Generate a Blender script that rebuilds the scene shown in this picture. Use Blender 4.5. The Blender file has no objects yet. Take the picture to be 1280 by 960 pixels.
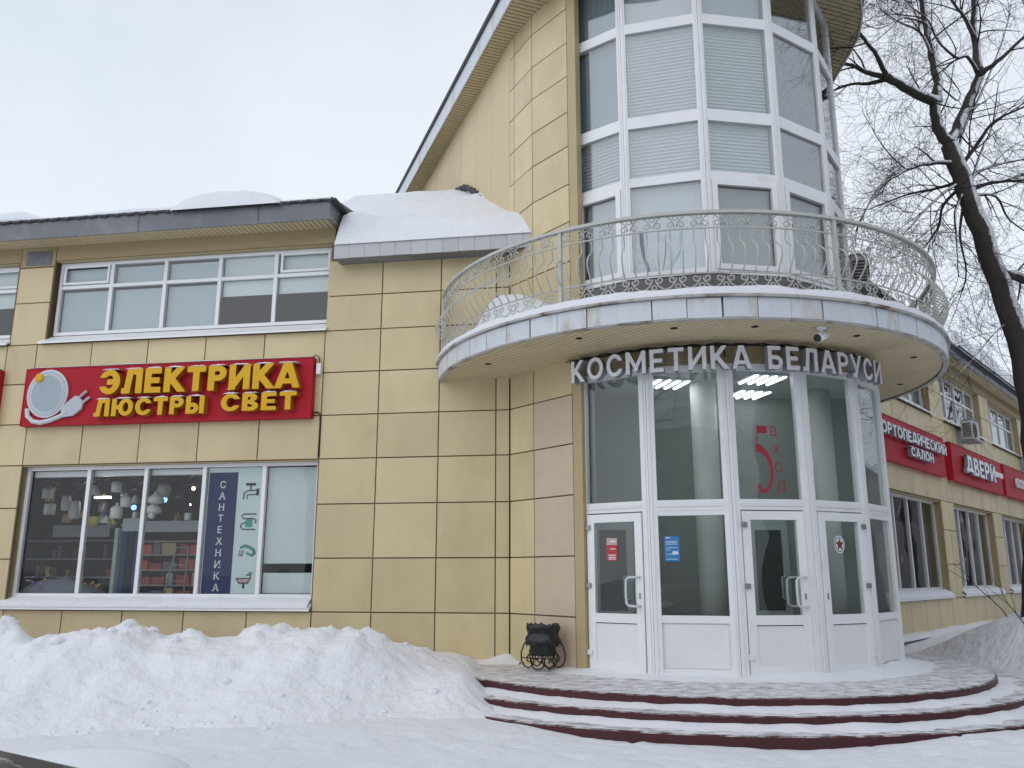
import bpy, math, random
from mathutils import Matrix, Vector, noise
R = math.radians
random.seed(7)
scene = bpy.context.scene
col = scene.collection

# ------------------------------------------------------------------ camera
EYE = 1.38                       # z = 0 is the top of the entrance platform
cam_d = bpy.data.cameras.new("camera"); cam = bpy.data.objects.new("camera", cam_d); col.objects.link(cam)
cam.location = (0, 0, EYE); cam.rotation_euler = (R(90 + 12.73), 0, 0)
cam_d.sensor_width = 36; cam_d.lens = 29.62; cam_d.clip_start = 0.05; cam_d.clip_end = 3000
scene.camera = cam

# ------------------------------------------------------------------ sky, sun, exposure
SUN_EL, SUN_AZ = 42, 222         # azimuth: clockwise from +Y (behind the camera, to the left)
w = bpy.data.worlds.new("World"); scene.world = w; w.use_nodes = True
nt = w.node_tree; N = nt.nodes; N.clear()
out = N.new("ShaderNodeOutputWorld"); bg = N.new("ShaderNodeBackground")
sky = N.new("ShaderNodeTexSky"); sky.sky_type = 'NISHITA'; sky.sun_disc = False
sky.sun_elevation = R(SUN_EL); sky.sun_rotation = R(SUN_AZ); sky.dust_density = 3.0
tc = N.new("ShaderNodeTexCoord"); nz = N.new("ShaderNodeTexNoise")
nz.inputs["Scale"].default_value = 1.6; nz.inputs["Detail"].default_value = 5; nz.inputs["Roughness"].default_value = .5
ramp = N.new("ShaderNodeValToRGB")
ramp.color_ramp.elements[0].position = .36; ramp.color_ramp.elements[0].color = (6.9, 7.8, 9.2, 1)
ramp.color_ramp.elements[1].position = .62; ramp.color_ramp.elements[1].color = (8.8, 9.25, 9.95, 1)
mix = N.new("ShaderNodeMix"); mix.data_type = 'RGBA'; mix.inputs[0].default_value = .88     # cloud cover
nt.links.new(tc.outputs["Generated"], nz.inputs["Vector"]); nt.links.new(nz.outputs["Fac"], ramp.inputs[0])
sep = N.new("ShaderNodeSeparateXYZ"); nt.links.new(tc.outputs["Generated"], sep.inputs[0])
el = N.new("ShaderNodeMapRange"); el.inputs[1].default_value = .10; el.inputs[2].default_value = .75; el.inputs[3].default_value = 1.20; el.inputs[4].default_value = .96
nt.links.new(sep.outputs["Z"], el.inputs[0])
sc_ = N.new("ShaderNodeVectorMath"); sc_.operation = 'SCALE'; nt.links.new(ramp.outputs[0], sc_.inputs[0]); nt.links.new(el.outputs[0], sc_.inputs["Scale"])
nt.links.new(sky.outputs[0], mix.inputs[6]); nt.links.new(sc_.outputs[0], mix.inputs[7])
nt.links.new(mix.outputs[2], bg.inputs[0]); bg.inputs[1].default_value = .1
nt.links.new(bg.outputs[0], out.inputs[0])
sd = bpy.data.lights.new("sun", 'SUN'); sun = bpy.data.objects.new("sun", sd); col.objects.link(sun)
sd.energy = .75; sd.angle = R(100); sd.color = (1, .97, .93)
_sdir = Vector((math.sin(R(SUN_AZ)) * math.cos(R(SUN_EL)), math.cos(R(SUN_AZ)) * math.cos(R(SUN_EL)), math.sin(R(SUN_EL))))
sun.rotation_euler = _sdir.to_track_quat('Z', 'Y').to_euler()
vs = scene.view_settings; vs.view_transform = 'Standard'; vs.look = 'None'; vs.exposure = 0.0; vs.gamma = 1; vs.use_curve_mapping = False
scene.cycles.max_bounces = 5; scene.cycles.diffuse_bounces = 3; scene.cycles.glossy_bounces = 3; scene.cycles.transparent_max_bounces = 14; scene.cycles.caustics_reflective = False; scene.cycles.caustics_refractive = False

# ------------------------------------------------------------------ materials
MATS = {}
def mat(name, base, rough=.6, var=0.0, scale=3.0, metal=0.0, bump=0.0, bscale=40.0, rnd=0.0, c2=None, c2pos=(.5, .7), c2scale=2.0, spec=.5, emit=None, stretch=None, detail=6.0):
    """Principled surface: base colour, fine value noise (var), per-object value shift (rnd), stains of colour c2, bump."""
    m = bpy.data.materials.new(name); m.use_nodes = True; t = m.node_tree; n = t.nodes; p = n["Principled BSDF"]
    p.inputs["Base Color"].default_value = (*base, 1); p.inputs["Roughness"].default_value = rough; p.inputs["Metallic"].default_value = metal
    p.inputs["Specular IOR Level"].default_value = spec
    co = n.new("ShaderNodeTexCoord"); vec = co.outputs["Object"]
    if stretch:
        mp = n.new("ShaderNodeMapping"); mp.inputs["Scale"].default_value = stretch; t.links.new(vec, mp.inputs[0]); vec = mp.outputs[0]
    oi = None
    if rnd or var or c2:
        oi = n.new("ShaderNodeObjectInfo")
        add = n.new("ShaderNodeVectorMath"); add.operation = 'MULTIPLY_ADD'
        cmb = n.new("ShaderNodeCombineXYZ")
        for k in range(3): t.links.new(oi.outputs["Random"], cmb.inputs[k])
        t.links.new(cmb.outputs[0], add.inputs[0]); add.inputs[1].default_value = (37, 53, 71); t.links.new(vec, add.inputs[2]); vec = add.outputs[0]
    cur = None
    def rgb(): 
        nonlocal cur
        if cur is None:
            r = n.new("ShaderNodeRGB"); r.outputs[0].default_value = (*base, 1); cur = r.outputs[0]
        return cur
    if c2:
        a = n.new("ShaderNodeTexNoise"); a.inputs["Scale"].default_value = c2scale; a.inputs["Detail"].default_value = detail; a.inputs["Roughness"].default_value = .62
        t.links.new(vec, a.inputs["Vector"]); rr = n.new("ShaderNodeMapRange"); rr.inputs[1].default_value = c2pos[0]; rr.inputs[2].default_value = c2pos[1]
        t.links.new(a.outputs["Fac"], rr.inputs[0]); mx = n.new("ShaderNodeMix"); mx.data_type = 'RGBA'
        t.links.new(rr.outputs[0], mx.inputs[0]); t.links.new(rgb(), mx.inputs[6]); mx.inputs[7].default_value = (*c2, 1); cur = mx.outputs[2]
    if var or rnd:
        hs = n.new("ShaderNodeHueSaturation"); t.links.new(rgb(), hs.inputs["Color"])
        val = None
        if var:
            a = n.new("ShaderNodeTexNoise"); a.inputs["Scale"].default_value = scale; a.inputs["Detail"].default_value = 8; a.inputs["Roughness"].default_value = .65
            t.links.new(vec, a.inputs["Vector"]); rr = n.new("ShaderNodeMapRange"); rr.inputs[1].default_value = .25; rr.inputs[2].default_value = .75
            rr.inputs[3].default_value = 1 - var; rr.inputs[4].default_value = 1 + var; t.links.new(a.outputs["Fac"], rr.inputs[0]); val = rr.outputs[0]
        if rnd:
            rr = n.new("ShaderNodeMapRange"); rr.inputs[3].default_value = 1 - rnd; rr.inputs[4].default_value = 1 + rnd; t.links.new(oi.outputs["Random"], rr.inputs[0])
            if val:
                mm = n.new("ShaderNodeMath"); mm.operation = 'MULTIPLY'; t.links.new(val, mm.inputs[0]); t.links.new(rr.outputs[0], mm.inputs[1]); val = mm.outputs[0]
            else: val = rr.outputs[0]
        t.links.new(val, hs.inputs["Value"]); cur = hs.outputs[0]
    if cur is not None: t.links.new(cur, p.inputs["Base Color"])
    if bump:
        a = n.new("ShaderNodeTexNoise"); a.inputs["Scale"].default_value = bscale; a.inputs["Detail"].default_value = 6; t.links.new(co.outputs["Object"], a.inputs["Vector"])
        b = n.new("ShaderNodeBump"); b.inputs["Strength"].default_value = 1.0; b.inputs["Distance"].default_value = bump; t.links.new(a.outputs["Fac"], b.inputs["Height"]); t.links.new(b.outputs[0], p.inputs["Normal"])
    if emit: p.inputs["Emission Color"].default_value = (*emit[0], 1); p.inputs["Emission Strength"].default_value = emit[1]
    MATS[name] = m; return m

def glass_mat(name, tint, ior=1.5, dirt=.04, dirtcol=(.5, .52, .52)):
    m = bpy.data.materials.new(name); m.use_nodes = True; t = m.node_tree; n = t.nodes; n.remove(n["Principled BSDF"])
    o = n["Material Output"]; lw = n.new("ShaderNodeLayerWeight"); lw.inputs[0].default_value = .5
    pw = n.new("ShaderNodeMath"); pw.operation = 'POWER'; pw.inputs[1].default_value = 5; t.links.new(lw.outputs["Facing"], pw.inputs[0])
    fr = n.new("ShaderNodeMapRange"); f0 = ((ior - 1) / (ior + 1)) ** 2; fr.inputs[3].default_value = f0; fr.inputs[4].default_value = 1; t.links.new(pw.outputs[0], fr.inputs[0])
    tr = n.new("ShaderNodeBsdfTransparent"); tr.inputs[0].default_value = (*tint, 1)
    gl = n.new("ShaderNodeBsdfGlossy"); gl.inputs["Roughness"].default_value = .008
    df = n.new("ShaderNodeBsdfDiffuse"); df.inputs[0].default_value = (*dirtcol, 1)
    ge = n.new("ShaderNodeNewGeometry"); a = n.new("ShaderNodeTexNoise"); a.inputs["Scale"].default_value = .9; a.inputs["Detail"].default_value = 1
    t.links.new(ge.outputs["Position"], a.inputs["Vector"])
    b = n.new("ShaderNodeBump"); b.inputs["Distance"].default_value = .010; b.inputs["Strength"].default_value = 1; t.links.new(a.outputs["Fac"], b.inputs["Height"]); t.links.new(b.outputs[0], gl.inputs["Normal"])
    d = n.new("ShaderNodeTexNoise"); d.inputs["Scale"].default_value = 3; d.inputs["Detail"].default_value = 8; t.links.new(ge.outputs["Position"], d.inputs["Vector"])
    rr = n.new("ShaderNodeMapRange"); rr.inputs[1].default_value = .35; rr.inputs[2].default_value = .8; rr.inputs[3].default_value = dirt * .3; rr.inputs[4].default_value = dirt * 2; t.links.new(d.outputs["Fac"], rr.inputs[0])
    m1 = n.new("ShaderNodeMixShader"); t.links.new(rr.outputs[0], m1.inputs[0]); t.links.new(tr.outputs[0], m1.inputs[1]); t.links.new(df.outputs[0], m1.inputs[2])
    m2 = n.new("ShaderNodeMixShader"); t.links.new(fr.outputs[0], m2.inputs[0]); t.links.new(m1.outputs[0], m2.inputs[1]); t.links.new(gl.outputs[0], m2.inputs[2])
    t.links.new(m2.outputs[0], o.inputs[0]); MATS[name] = m; return m

def snowed(name, base, rough, thr, axis=(0, 0, 1), nscale=6.0, soft=.12, var=.25, nzamt=.6, stretch=None, bump=0, bscale=30):
    """A surface with snow lying or clinging where it faces the axis, broken up by noise."""
    m = bpy.data.materials.new(name); m.use_nodes = True; t = m.node_tree; n = t.nodes; p = n["Principled BSDF"]; p.inputs["Roughness"].default_value = rough
    g = n.new("ShaderNodeNewGeometry"); dp = n.new("ShaderNodeVectorMath"); dp.operation = 'DOT_PRODUCT'
    t.links.new(g.outputs["Normal"], dp.inputs[0]); dp.inputs[1].default_value = Vector(axis).normalized()
    co = n.new("ShaderNodeTexCoord"); vec = co.outputs["Object"]
    if stretch:
        mp = n.new("ShaderNodeMapping"); mp.inputs["Scale"].default_value = stretch; t.links.new(vec, mp.inputs[0]); vec = mp.outputs[0]
    a = n.new("ShaderNodeTexNoise"); a.inputs["Scale"].default_value = nscale; a.inputs["Detail"].default_value = 9; a.inputs["Roughness"].default_value = .68; t.links.new(vec, a.inputs["Vector"])
    mm = n.new("ShaderNodeMath"); mm.operation = 'MULTIPLY_ADD'; mm.inputs[1].default_value = nzamt; t.links.new(a.outputs["Fac"], mm.inputs[0]); t.links.new(dp.outputs["Value"], mm.inputs[2])
    rr = n.new("ShaderNodeMapRange"); rr.inputs[1].default_value = thr; rr.inputs[2].default_value = thr + soft; t.links.new(mm.outputs[0], rr.inputs[0])
    b2 = n.new("ShaderNodeTexNoise"); b2.inputs["Scale"].default_value = nscale * 2.2; b2.inputs["Detail"].default_value = 6; t.links.new(vec, b2.inputs["Vector"])
    hv = n.new("ShaderNodeMapRange"); hv.inputs[3].default_value = 1 - var; hv.inputs[4].default_value = 1 + var; t.links.new(b2.outputs["Fac"], hv.inputs[0])
    hs = n.new("ShaderNodeHueSaturation"); hs.inputs["Color"].default_value = (*base, 1); t.links.new(hv.outputs[0], hs.inputs["Value"])
    mx = n.new("ShaderNodeMix"); mx.data_type = 'RGBA'; t.links.new(rr.outputs[0], mx.inputs[0]); t.links.new(hs.outputs[0], mx.inputs[6]); mx.inputs[7].default_value = (.76, .77, .80, 1)
    t.links.new(mx.outputs[2], p.inputs["Base Color"])
    if bump:
        bp = n.new("ShaderNodeBump"); bp.inputs["Distance"].default_value = bump; bn = n.new("ShaderNodeTexNoise"); bn.inputs["Scale"].default_value = bscale; bn.inputs["Detail"].default_value = 6
        t.links.new(co.outputs["Object"], bn.inputs["Vector"]); t.links.new(bn.outputs["Fac"], bp.inputs["Height"]); t.links.new(bp.outputs[0], p.inputs["Normal"])
    MATS[name] = m; return m

mat("panel", (.635, .525, .310), .42, var=.06, scale=1.6, rnd=.07, bump=.0012, bscale=26, c2=(.53, .43, .245), c2pos=(.47, .80), c2scale=1.1, stretch=(1, 1, .45))
mat("panel_pink", (.60, .475, .345), .45, var=.06, scale=1.6, rnd=.05, bump=.0012, bscale=26, c2=(.42, .32, .25), c2pos=(.6, .85), c2scale=1.4)
mat("stucco", (.64, .53, .33), .75, var=.06, scale=1.2, rnd=.02, bump=.002, bscale=60, stretch=(1, 1, .3), c2=(.55, .45, .28), c2pos=(.5, .8), c2scale=1.2)
mat("joint", (.185, .125, .072), .8)
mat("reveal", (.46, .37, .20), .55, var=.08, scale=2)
mat("band", (.42, .33, .18), .6, var=.14, scale=1.5, stretch=(1, 1, .25), c2=(.24, .19, .12), c2pos=(.5, .8), c2scale=2.2)
mat("soffit", (.63, .53, .34), .5, var=.08, scale=2.5, c2=(.42, .33, .19), c2pos=(.58, .8), c2scale=1.2)
mat("soffit_up", (.46, .38, .22), .5, var=.06, scale=2.5)
mat("fascia_grey", (.155, .165, .182), .42, var=.12, scale=1.2, c2=(.24, .25, .27), c2pos=(.5, .75), c2scale=1.5)
mat("fascia_white", (.62, .65, .69), .4, var=.07, scale=1.3, rnd=.04, c2=(.42, .35, .24), c2pos=(.55, .74), c2scale=1.3, stretch=(2.2, 2.2, .7))
mat("upvc", (.84, .845, .855), .32, var=.03, scale=2.0, c2=(.68, .675, .66), c2pos=(.55, .85), c2scale=1.3)
mat("upvc_dirty", (.81, .815, .82), .36, var=.03, scale=2.2, c2=(.64, .63, .60), c2pos=(.5, .9), c2scale=1.1)
mat("metal_grey", (.30, .31, .31), .4, metal=.6)
mat("roofing", (.06, .06, .065), .8, var=.3, scale=8)
glass_mat("glass_low", (.93, .955, .945), 1.5, .012, (.42, .44, .43))
glass_mat("glass_up", (.95, .97, .98), 2.35, .012, (.5, .54, .57))
glass_mat("glass_coated", (.93, .95, .96), 3.3, .01, (.5, .54, .57))
glass_mat("glass_mid", (.95, .97, .97), 1.6, .012)
glass_mat("glass_shop", (.95, .965, .965), 1.36, .006)
mat("blind_dim", (.24, .34, .42), .7, var=.05)
mat("rim", (.44, .43, .41), .5, c2=(.14, .085, .05), c2pos=(.5, .66), c2scale=2.5, var=.1)
mat("blind", (.55, .61, .65), .7, var=.04, rnd=.12)
mat("blind_pale", (.74, .80, .78), .7, var=.04, rnd=.06)
mat("paper", (.62, .69, .675), .8, var=.07, scale=1.5, bump=.004, bscale=6)
mat("int_wall", (.33, .345, .33), .8, var=.05)
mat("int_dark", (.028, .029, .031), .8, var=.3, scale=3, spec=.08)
mat("int_ceiling", (.50, .52, .50), .8)
mat("int_floor", (.17, .155, .13), .6, spec=.2, var=.2, scale=4)
mat("int_door", (.025, .03, .028), .4)
mat("inner_frame", (.46, .51, .49), .5)
mat("fascia_plain", (.50, .505, .52), .45, var=.06, scale=1.2, rnd=.05)
mat("column_white", (.68, .69, .66), .5, var=.04)
mat("tube", (.9, .9, .9), .4, emit=((.93, .98, 1), 8.0))
mat("lamp_warm", (.9, .8, .6), .4, emit=((1, .72, .42), 14.0))
mat("lamp_blue", (.2, .4, .9), .4, emit=((.10, .30, 1), 6.0))
mat("lamp_white", (.9, .9, .9), .4, emit=((1, .93, .85), 34.0))
mat("tinsel", (.75, .76, .78), .2, metal=1.0)
mat("shade_white", (.66, .66, .62), .5, var=.08, rnd=.1)
mat("blue_frame", (.03, .09, .24), .5, var=.1, spec=.2)
mat("box_red", (.46, .05, .045), .6, rnd=.4)
mat("box_tan", (.46, .33, .17), .7, rnd=.4)
mat("cloth", (.15, .16, .19), .8, var=.2, scale=6)
mat("flower", (.50, .22, .58), .7, rnd=.4)
mat("leaf_yellow", (.58, .50, .12), .7)
mat("sign_red", (.43, .010, .024), .5, spec=.22, var=.08, scale=1.1, c2=(.36, .008, .018), c2pos=(.5, .8), c2scale=1.0)
mat("letter_yellow", (.72, .40, .012), .45, spec=.3, var=.06, scale=3)
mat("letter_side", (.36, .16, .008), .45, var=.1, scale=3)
mat("letter_white", (.84, .84, .87), .4, var=.05)
mat("letter_cap", (.27, .28, .31), .45, var=.06)
mat("emblem_grey", (.34, .41, .45), .5, var=.08, scale=6)
mat("emblem_white", (.62, .64, .67), .45, var=.04)
mat("emblem_tone", (.46, .50, .54), .5, var=.06)
mat("navy", (.012, .019, .10), .7, spec=.06)
mat("banner_pale", (.60, .71, .68), .6, var=.03)
mat("ink", (.03, .035, .04), .7, spec=.1)
mat("ink_white", (.72, .74, .76), .6)
mat("teal", (.03, .30, .25), .6)
mat("pinkish", (.55, .36, .36), .6)
mat("decal_red", (.33, .02, .035), .5)
mat("notice_red", (.52, .03, .035), .5)
mat("notice_blue", (.035, .20, .48), .5)
mat("star_brown", (.16, .035, .02), .5)
mat("rail_paint", (.50, .50, .46), .45, var=.1, scale=5)
mat("black_iron", (.008, .008, .009), .45)
mat("bag_black", (.006, .006, .008), .28, bump=.012, bscale=14)
mat("ac_white", (.46, .47, .46), .45, var=.05)
mat("ac_dark", (.03, .03, .032), .6)
mat("cable", (.02, .02, .02), .6)
mat("car_paint", (.014, .016, .02), .25, spec=.6)
mat("car_glass", (.01, .011, .013), .1)
mat("tyre", (.012, .012, .012), .8)
mat("far_wall", (.16, .155, .15), .8, var=.1)
mat("far_pane", (.05, .06, .07), .2)
mat("concrete", (.16, .155, .15), .8, var=.2, scale=5, bump=.004)
snowed("bark", (.048, .041, .035), .85, 1.15, axis=(.62, -.5, .6), nscale=5, soft=.16, nzamt=1.3, stretch=(1, 1, .3), bump=.03, bscale=14)
mat("twig", (.024, .020, .021), .85)
snowed("tread", (.060, .011, .013), .6, 1.115, nscale=4.6, soft=.12, nzamt=.42, stretch=(1.0, 1.9, 1), bump=.006, bscale=22)

snowed("car_roof", (.016, .018, .022), .3, 1.27, nscale=9, soft=.05, nzamt=.55)
def snow_mat(name, base, bump, bscale, dirt=None):
    m = mat(name, base, .62, var=.03, scale=1.1, c2=dirt, c2pos=(.62, .80), c2scale=2.6, spec=.25)
    t = m.node_tree; n = t.nodes; p = n["Principled BSDF"]; co = n.new("ShaderNodeTexCoord")
    a = n.new("ShaderNodeTexNoise"); a.inputs["Scale"].default_value = bscale; a.inputs["Detail"].default_value = 5; a.inputs["Roughness"].default_value = .5; t.links.new(co.outputs["Object"], a.inputs["Vector"])
    b = n.new("ShaderNodeBump"); b.inputs["Distance"].default_value = bump; t.links.new(a.outputs["Fac"], b.inputs["Height"]); t.links.new(b.outputs[0], p.inputs["Normal"])
    p.inputs["Subsurface Weight"].default_value = .0
    return m
snow_mat("snow", (.80, .815, .85), .03, 3.5)
snow_mat("snow_bank", (.81, .82, .85), .06, 6, dirt=(.62, .61, .60))
snow_mat("snow_roof", (.77, .785, .82), .04, 5)
snow_mat("snow_ground", (.75, .765, .80), .035, 5.0, dirt=(.64, .65, .68))

# ------------------------------------------------------------------ mesh helpers
class MB:
    def __init__(s): s.v = []; s.f = []
    def add(s, verts, faces):
        o = len(s.v); s.v += [tuple(p) for p in verts]; s.f += [tuple(i + o for i in q) for q in faces]; return s
    def box(s, x0, x1, y0, y1, z0, z1, M=None):
        v = [Vector(p) for p in ((x0, y0, z0), (x1, y0, z0), (x1, y1, z0), (x0, y1, z0), (x0, y0, z1), (x1, y0, z1), (x1, y1, z1), (x0, y1, z1))]
        if M is not None: v = [M @ p for p in v]
        return s.add(v, [(0, 3, 2, 1), (4, 5, 6, 7), (0, 1, 5, 4), (1, 2, 6, 5), (2, 3, 7, 6), (3, 0, 4, 7)])
    def prism(s, poly, z0, z1):
        n = len(poly)
        return s.add([(x, y, z0) for x, y in poly] + [(x, y, z1) for x, y in poly],
                     [tuple(range(n - 1, -1, -1)), tuple(range(n, 2 * n))] + [(i, (i + 1) % n, n + (i + 1) % n, n + i) for i in range(n)])
    def tube(s, pts, rad, sides=6, caps=True):
        pts = [Vector(p) for p in pts]; n = len(pts); rs = rad if isinstance(rad, (list, tuple)) else [rad] * n
        up = Vector((0, 0, 1)); vv = []; u = None
        for i, p in enumerate(pts):
            d = (pts[min(i + 1, n - 1)] - pts[max(i - 1, 0)])
            if d.length < 1e-9: d = up.copy()
            d.normalize()
            if u is None: u = d.cross(up if abs(d.z) < .9 else Vector((1, 0, 0)))
            u = u - d * u.dot(d)
            if u.length < 1e-6: u = d.cross(Vector((1, 0, 0)))
            u.normalize(); b = d.cross(u)
            for k in range(sides):
                a = 2 * math.pi * k / sides; vv.append(p + (u * math.cos(a) + b * math.sin(a)) * rs[i])
        ff = [(i * sides + k, i * sides + (k + 1) % sides, (i + 1) * sides + (k + 1) % sides, (i + 1) * sides + k) for i in range(n - 1) for k in range(sides)]
        if caps: ff += [tuple(range(sides - 1, -1, -1)), tuple((n - 1) * sides + k for k in range(sides))]
        return s.add(vv, ff)
    def lathe(s, prof, sides=16, c=(0, 0, 0), caps=True):
        vv = [(c[0] + r * math.cos(2 * math.pi * k / sides), c[1] + r * math.sin(2 * math.pi * k / sides), c[2] + z) for r, z in prof for k in range(sides)]
        n = len(prof); ff = [(i * sides + k, i * sides + (k + 1) % sides, (i + 1) * sides + (k + 1) % sides, (i + 1) * sides + k) for i in range(n - 1) for k in range(sides)]
        if caps: ff += [tuple(range(sides - 1, -1, -1)), tuple((n - 1) * sides + k for k in range(sides))]
        return s.add(vv, ff)
    def grid(s, P):
        nr, nc = len(P), len(P[0])
        return s.add([p for r in P for p in r], [(i * nc + j, i * nc + j + 1, (i + 1) * nc + j + 1, (i + 1) * nc + j) for i in range(nr - 1) for j in range(nc - 1)])
    def mesh(s, name, smooth=False):
        me = bpy.data.meshes.new(name); me.from_pydata(s.v, [], s.f); me.update()
        if smooth: me.polygons.foreach_set("use_smooth", [True] * len(me.polygons))
        return me
WM = {}
def link(name, me, material=None, parent=None, M=None):
    if material and not me.materials: me.materials.append(MATS[material])
    o = bpy.data.objects.new(name, me); col.objects.link(o)
    M = M.copy() if M is not None else Matrix()
    WM[o] = M; o.matrix_world = M
    if parent: setpar(o, parent)
    return o
def setpar(o, parent):
    o.parent = parent; o.matrix_parent_inverse = WM[parent].inverted(); o.matrix_basis = WM[o]
def part(name, mb, material, parent=None, M=None, smooth=False): return link(name, mb.mesh(name, smooth), material, parent, M)
def tag(o, label, cat, group=None):
    o["label"] = label; o["category"] = cat
    if group: o["group"] = group
    return o
def thing(name, loc, label, cat, group=None):
    o = bpy.data.objects.new(name, None); col.objects.link(o); o.empty_display_size = .2
    WM[o] = Matrix.Translation(loc); o.matrix_world = WM[o]
    return tag(o, label, cat, group)
def kind(o, k): o["kind"] = k; return o
def stuff(name, mb, material, smooth=True, M=None):
    return kind(part(name, mb, material, None, M, smooth), "stuff")
def frame(O, e, z=0.0):
    ex = Vector((e[0], e[1], 0)).normalized(); ey = Vector((-ex.y, ex.x, 0))
    return Matrix(((ex.x, ey.x, 0, O[0]), (ex.y, ey.y, 0, O[1]), (0, 0, 1, z), (0, 0, 0, 1)))
UNIT = MB().box(0, 1, 0, 1, 0, 1)
UNITS = {}
def ubox(name, material, parent, M, x0, x1, y0, y1, z0, z1):
    """A box piece that shares one unit mesh per material."""
    if material not in UNITS:
        UNITS[material] = UNIT.mesh(material + "_piece"); UNITS[material].materials.append(MATS[material])
    return link(name, UNITS[material], None, parent, M @ Matrix.Translation((x0, y0, z0)) @ Matrix.Diagonal((x1 - x0, y1 - y0, z1 - z0, 1)))
GL = {}
def glyph(ch, ext, off=0.0, bev=0.0):
    k = (ch, ext, off, bev)
    if k not in GL:
        cu = bpy.data.curves.new("glyph", 'FONT'); cu.body = ch; cu.extrude = ext; cu.offset = off; cu.bevel_depth = bev; cu.resolution_u = 4; cu.size = 1
        o = bpy.data.objects.new("glyph", cu); col.objects.link(o)
        dg = bpy.context.evaluated_depsgraph_get(); me = bpy.data.meshes.new_from_object(o.evaluated_get(dg)); bpy.data.objects.remove(o)
        xs = [v.co.x for v in me.vertices]; ys = [v.co.y for v in me.vertices]
        x0, x1, y0 = min(xs), max(xs), min(ys)
        for v in me.vertices: v.co.x -= x0
        GL[k] = (me, x1 - x0)
    return GL[k]
# block letters: signed shapes on a fine grid, filled cell by cell, with side returns
def letter_prims(c, t):
    v = lambda x, y0=0, y1=1: ('r', x, (y0 + y1) / 2, t / 2, (y1 - y0) / 2, 0)
    h = lambda y, x0, x1, k=.92: ('r', (x0 + x1) / 2, y, (x1 - x0) / 2, t * k / 2, 0)
    def dg(x0, y0, x1, y1, k=1.0):
        a = math.atan2(y1 - y0, x1 - x0); return ('r', (x0 + x1) / 2, (y0 + y1) / 2, math.hypot(x1 - x0, y1 - y0) / 2 + t * .6, t * k / 2, a)
    ring = lambda cx, cy, rx, ry, cut=None: ('o', cx, cy, rx, ry, cut)
    e = t / 2; T = 1 - t * .46; B = t * .46
    if c == 'Э': return [ring(.38, .5, .42, .5, 'L'), h(.5, .28, .76)], .80
    if c == 'С': return [ring(.42, .5, .42, .5, 'R')], .80
    if c == 'О': return [ring(.44, .5, .44, .5)], .88
    if c == 'Ю': return [v(e), h(.5, e, .4), ring(.72, .5, .38, .5)], 1.10
    if c == 'Л': return [v(.78 - e), h(T, .18, .78), dg(.30, 1, .20, .12), h(B, -.02, .16)], .78
    if c == 'Е': return [v(e), h(T, e, .64), h(.5, e, .58), h(B, e, .64)], .66
    if c == 'К': return [v(e), dg(e + .05, .42, .68, 1.05), dg(.26, .56, .74, -.05)], .78
    if c == 'Т': return [v(.36), h(T, 0, .72)], .72
    if c == 'Р': return [v(e), ring(.36, .69, .34, .31, 'b'), h(T, e, .37), h(.69 - .31 + t * .46, e, .37)], .70
    if c == 'И': return [v(e), v(.80 - e), dg(e, .08, .80 - e, .92, .9)], .80
    if c == 'Й': return [('r', e, .42, e, .42, 0), ('r', .80 - e, .42, e, .42, 0), dg(e, .08, .80 - e, .76, .9), h(.95, .25, .55, .7)], .80
    if c == 'А': return [dg(.06, -.05, .38, .95), dg(.78, -.05, .46, .95), h(.27, .2, .64, .8)], .84
    if c == 'Ы': return [v(e), ring(.34, .31, .30, .31, 'b'), h(.62 - t * .46, e, .35), h(B, e, .35), v(.92 - e)], .92
    if c == 'В': return [v(e), ring(.36, .27, .34, .275, 'b'), ring(.34, .75, .30, .25, 'b'), h(B, e, .37), h(.5, e, .37), h(T, e, .35)], .70
    if c == 'Б': return [v(e), h(T, e, .62), ring(.36, .30, .34, .30, 'b'), h(.60 - t * .46, e, .37), h(B, e, .37)], .70
    if c == 'М': return [v(e), v(.96 - e), dg(e + .02, .95, .48, .25, .9), dg(.94 - e, .95, .48, .25, .9)], .96
    if c == 'У': return [dg(.04, 1.02, .36, .40), dg(.72, 1.02, .30, .05), h(B, .10, .34)], .76
    if c == 'П': return [v(e), v(.76 - e), h(T, e, .76 - e)], .76
    if c == 'Н': return [v(e), v(.76 - e), h(.5, e, .76 - e)], .76
    if c == 'Ч': return [v(.70 - e), ('r', e, .74, e, .26, 0), h(.50, e, .70 - e)], .70
    if c == 'Д': return [('r', .78 - e, .56, e, .44, 0), h(T, .22, .78), dg(.34, 1, .26, .24), h(.22, 0, .92), ('r', .05, .1, .06, .12, 0), ('r', .87, .1, .06, .12, 0)], .92
    return [v(e), v(.7 - e)], .7
LET = {}
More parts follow.
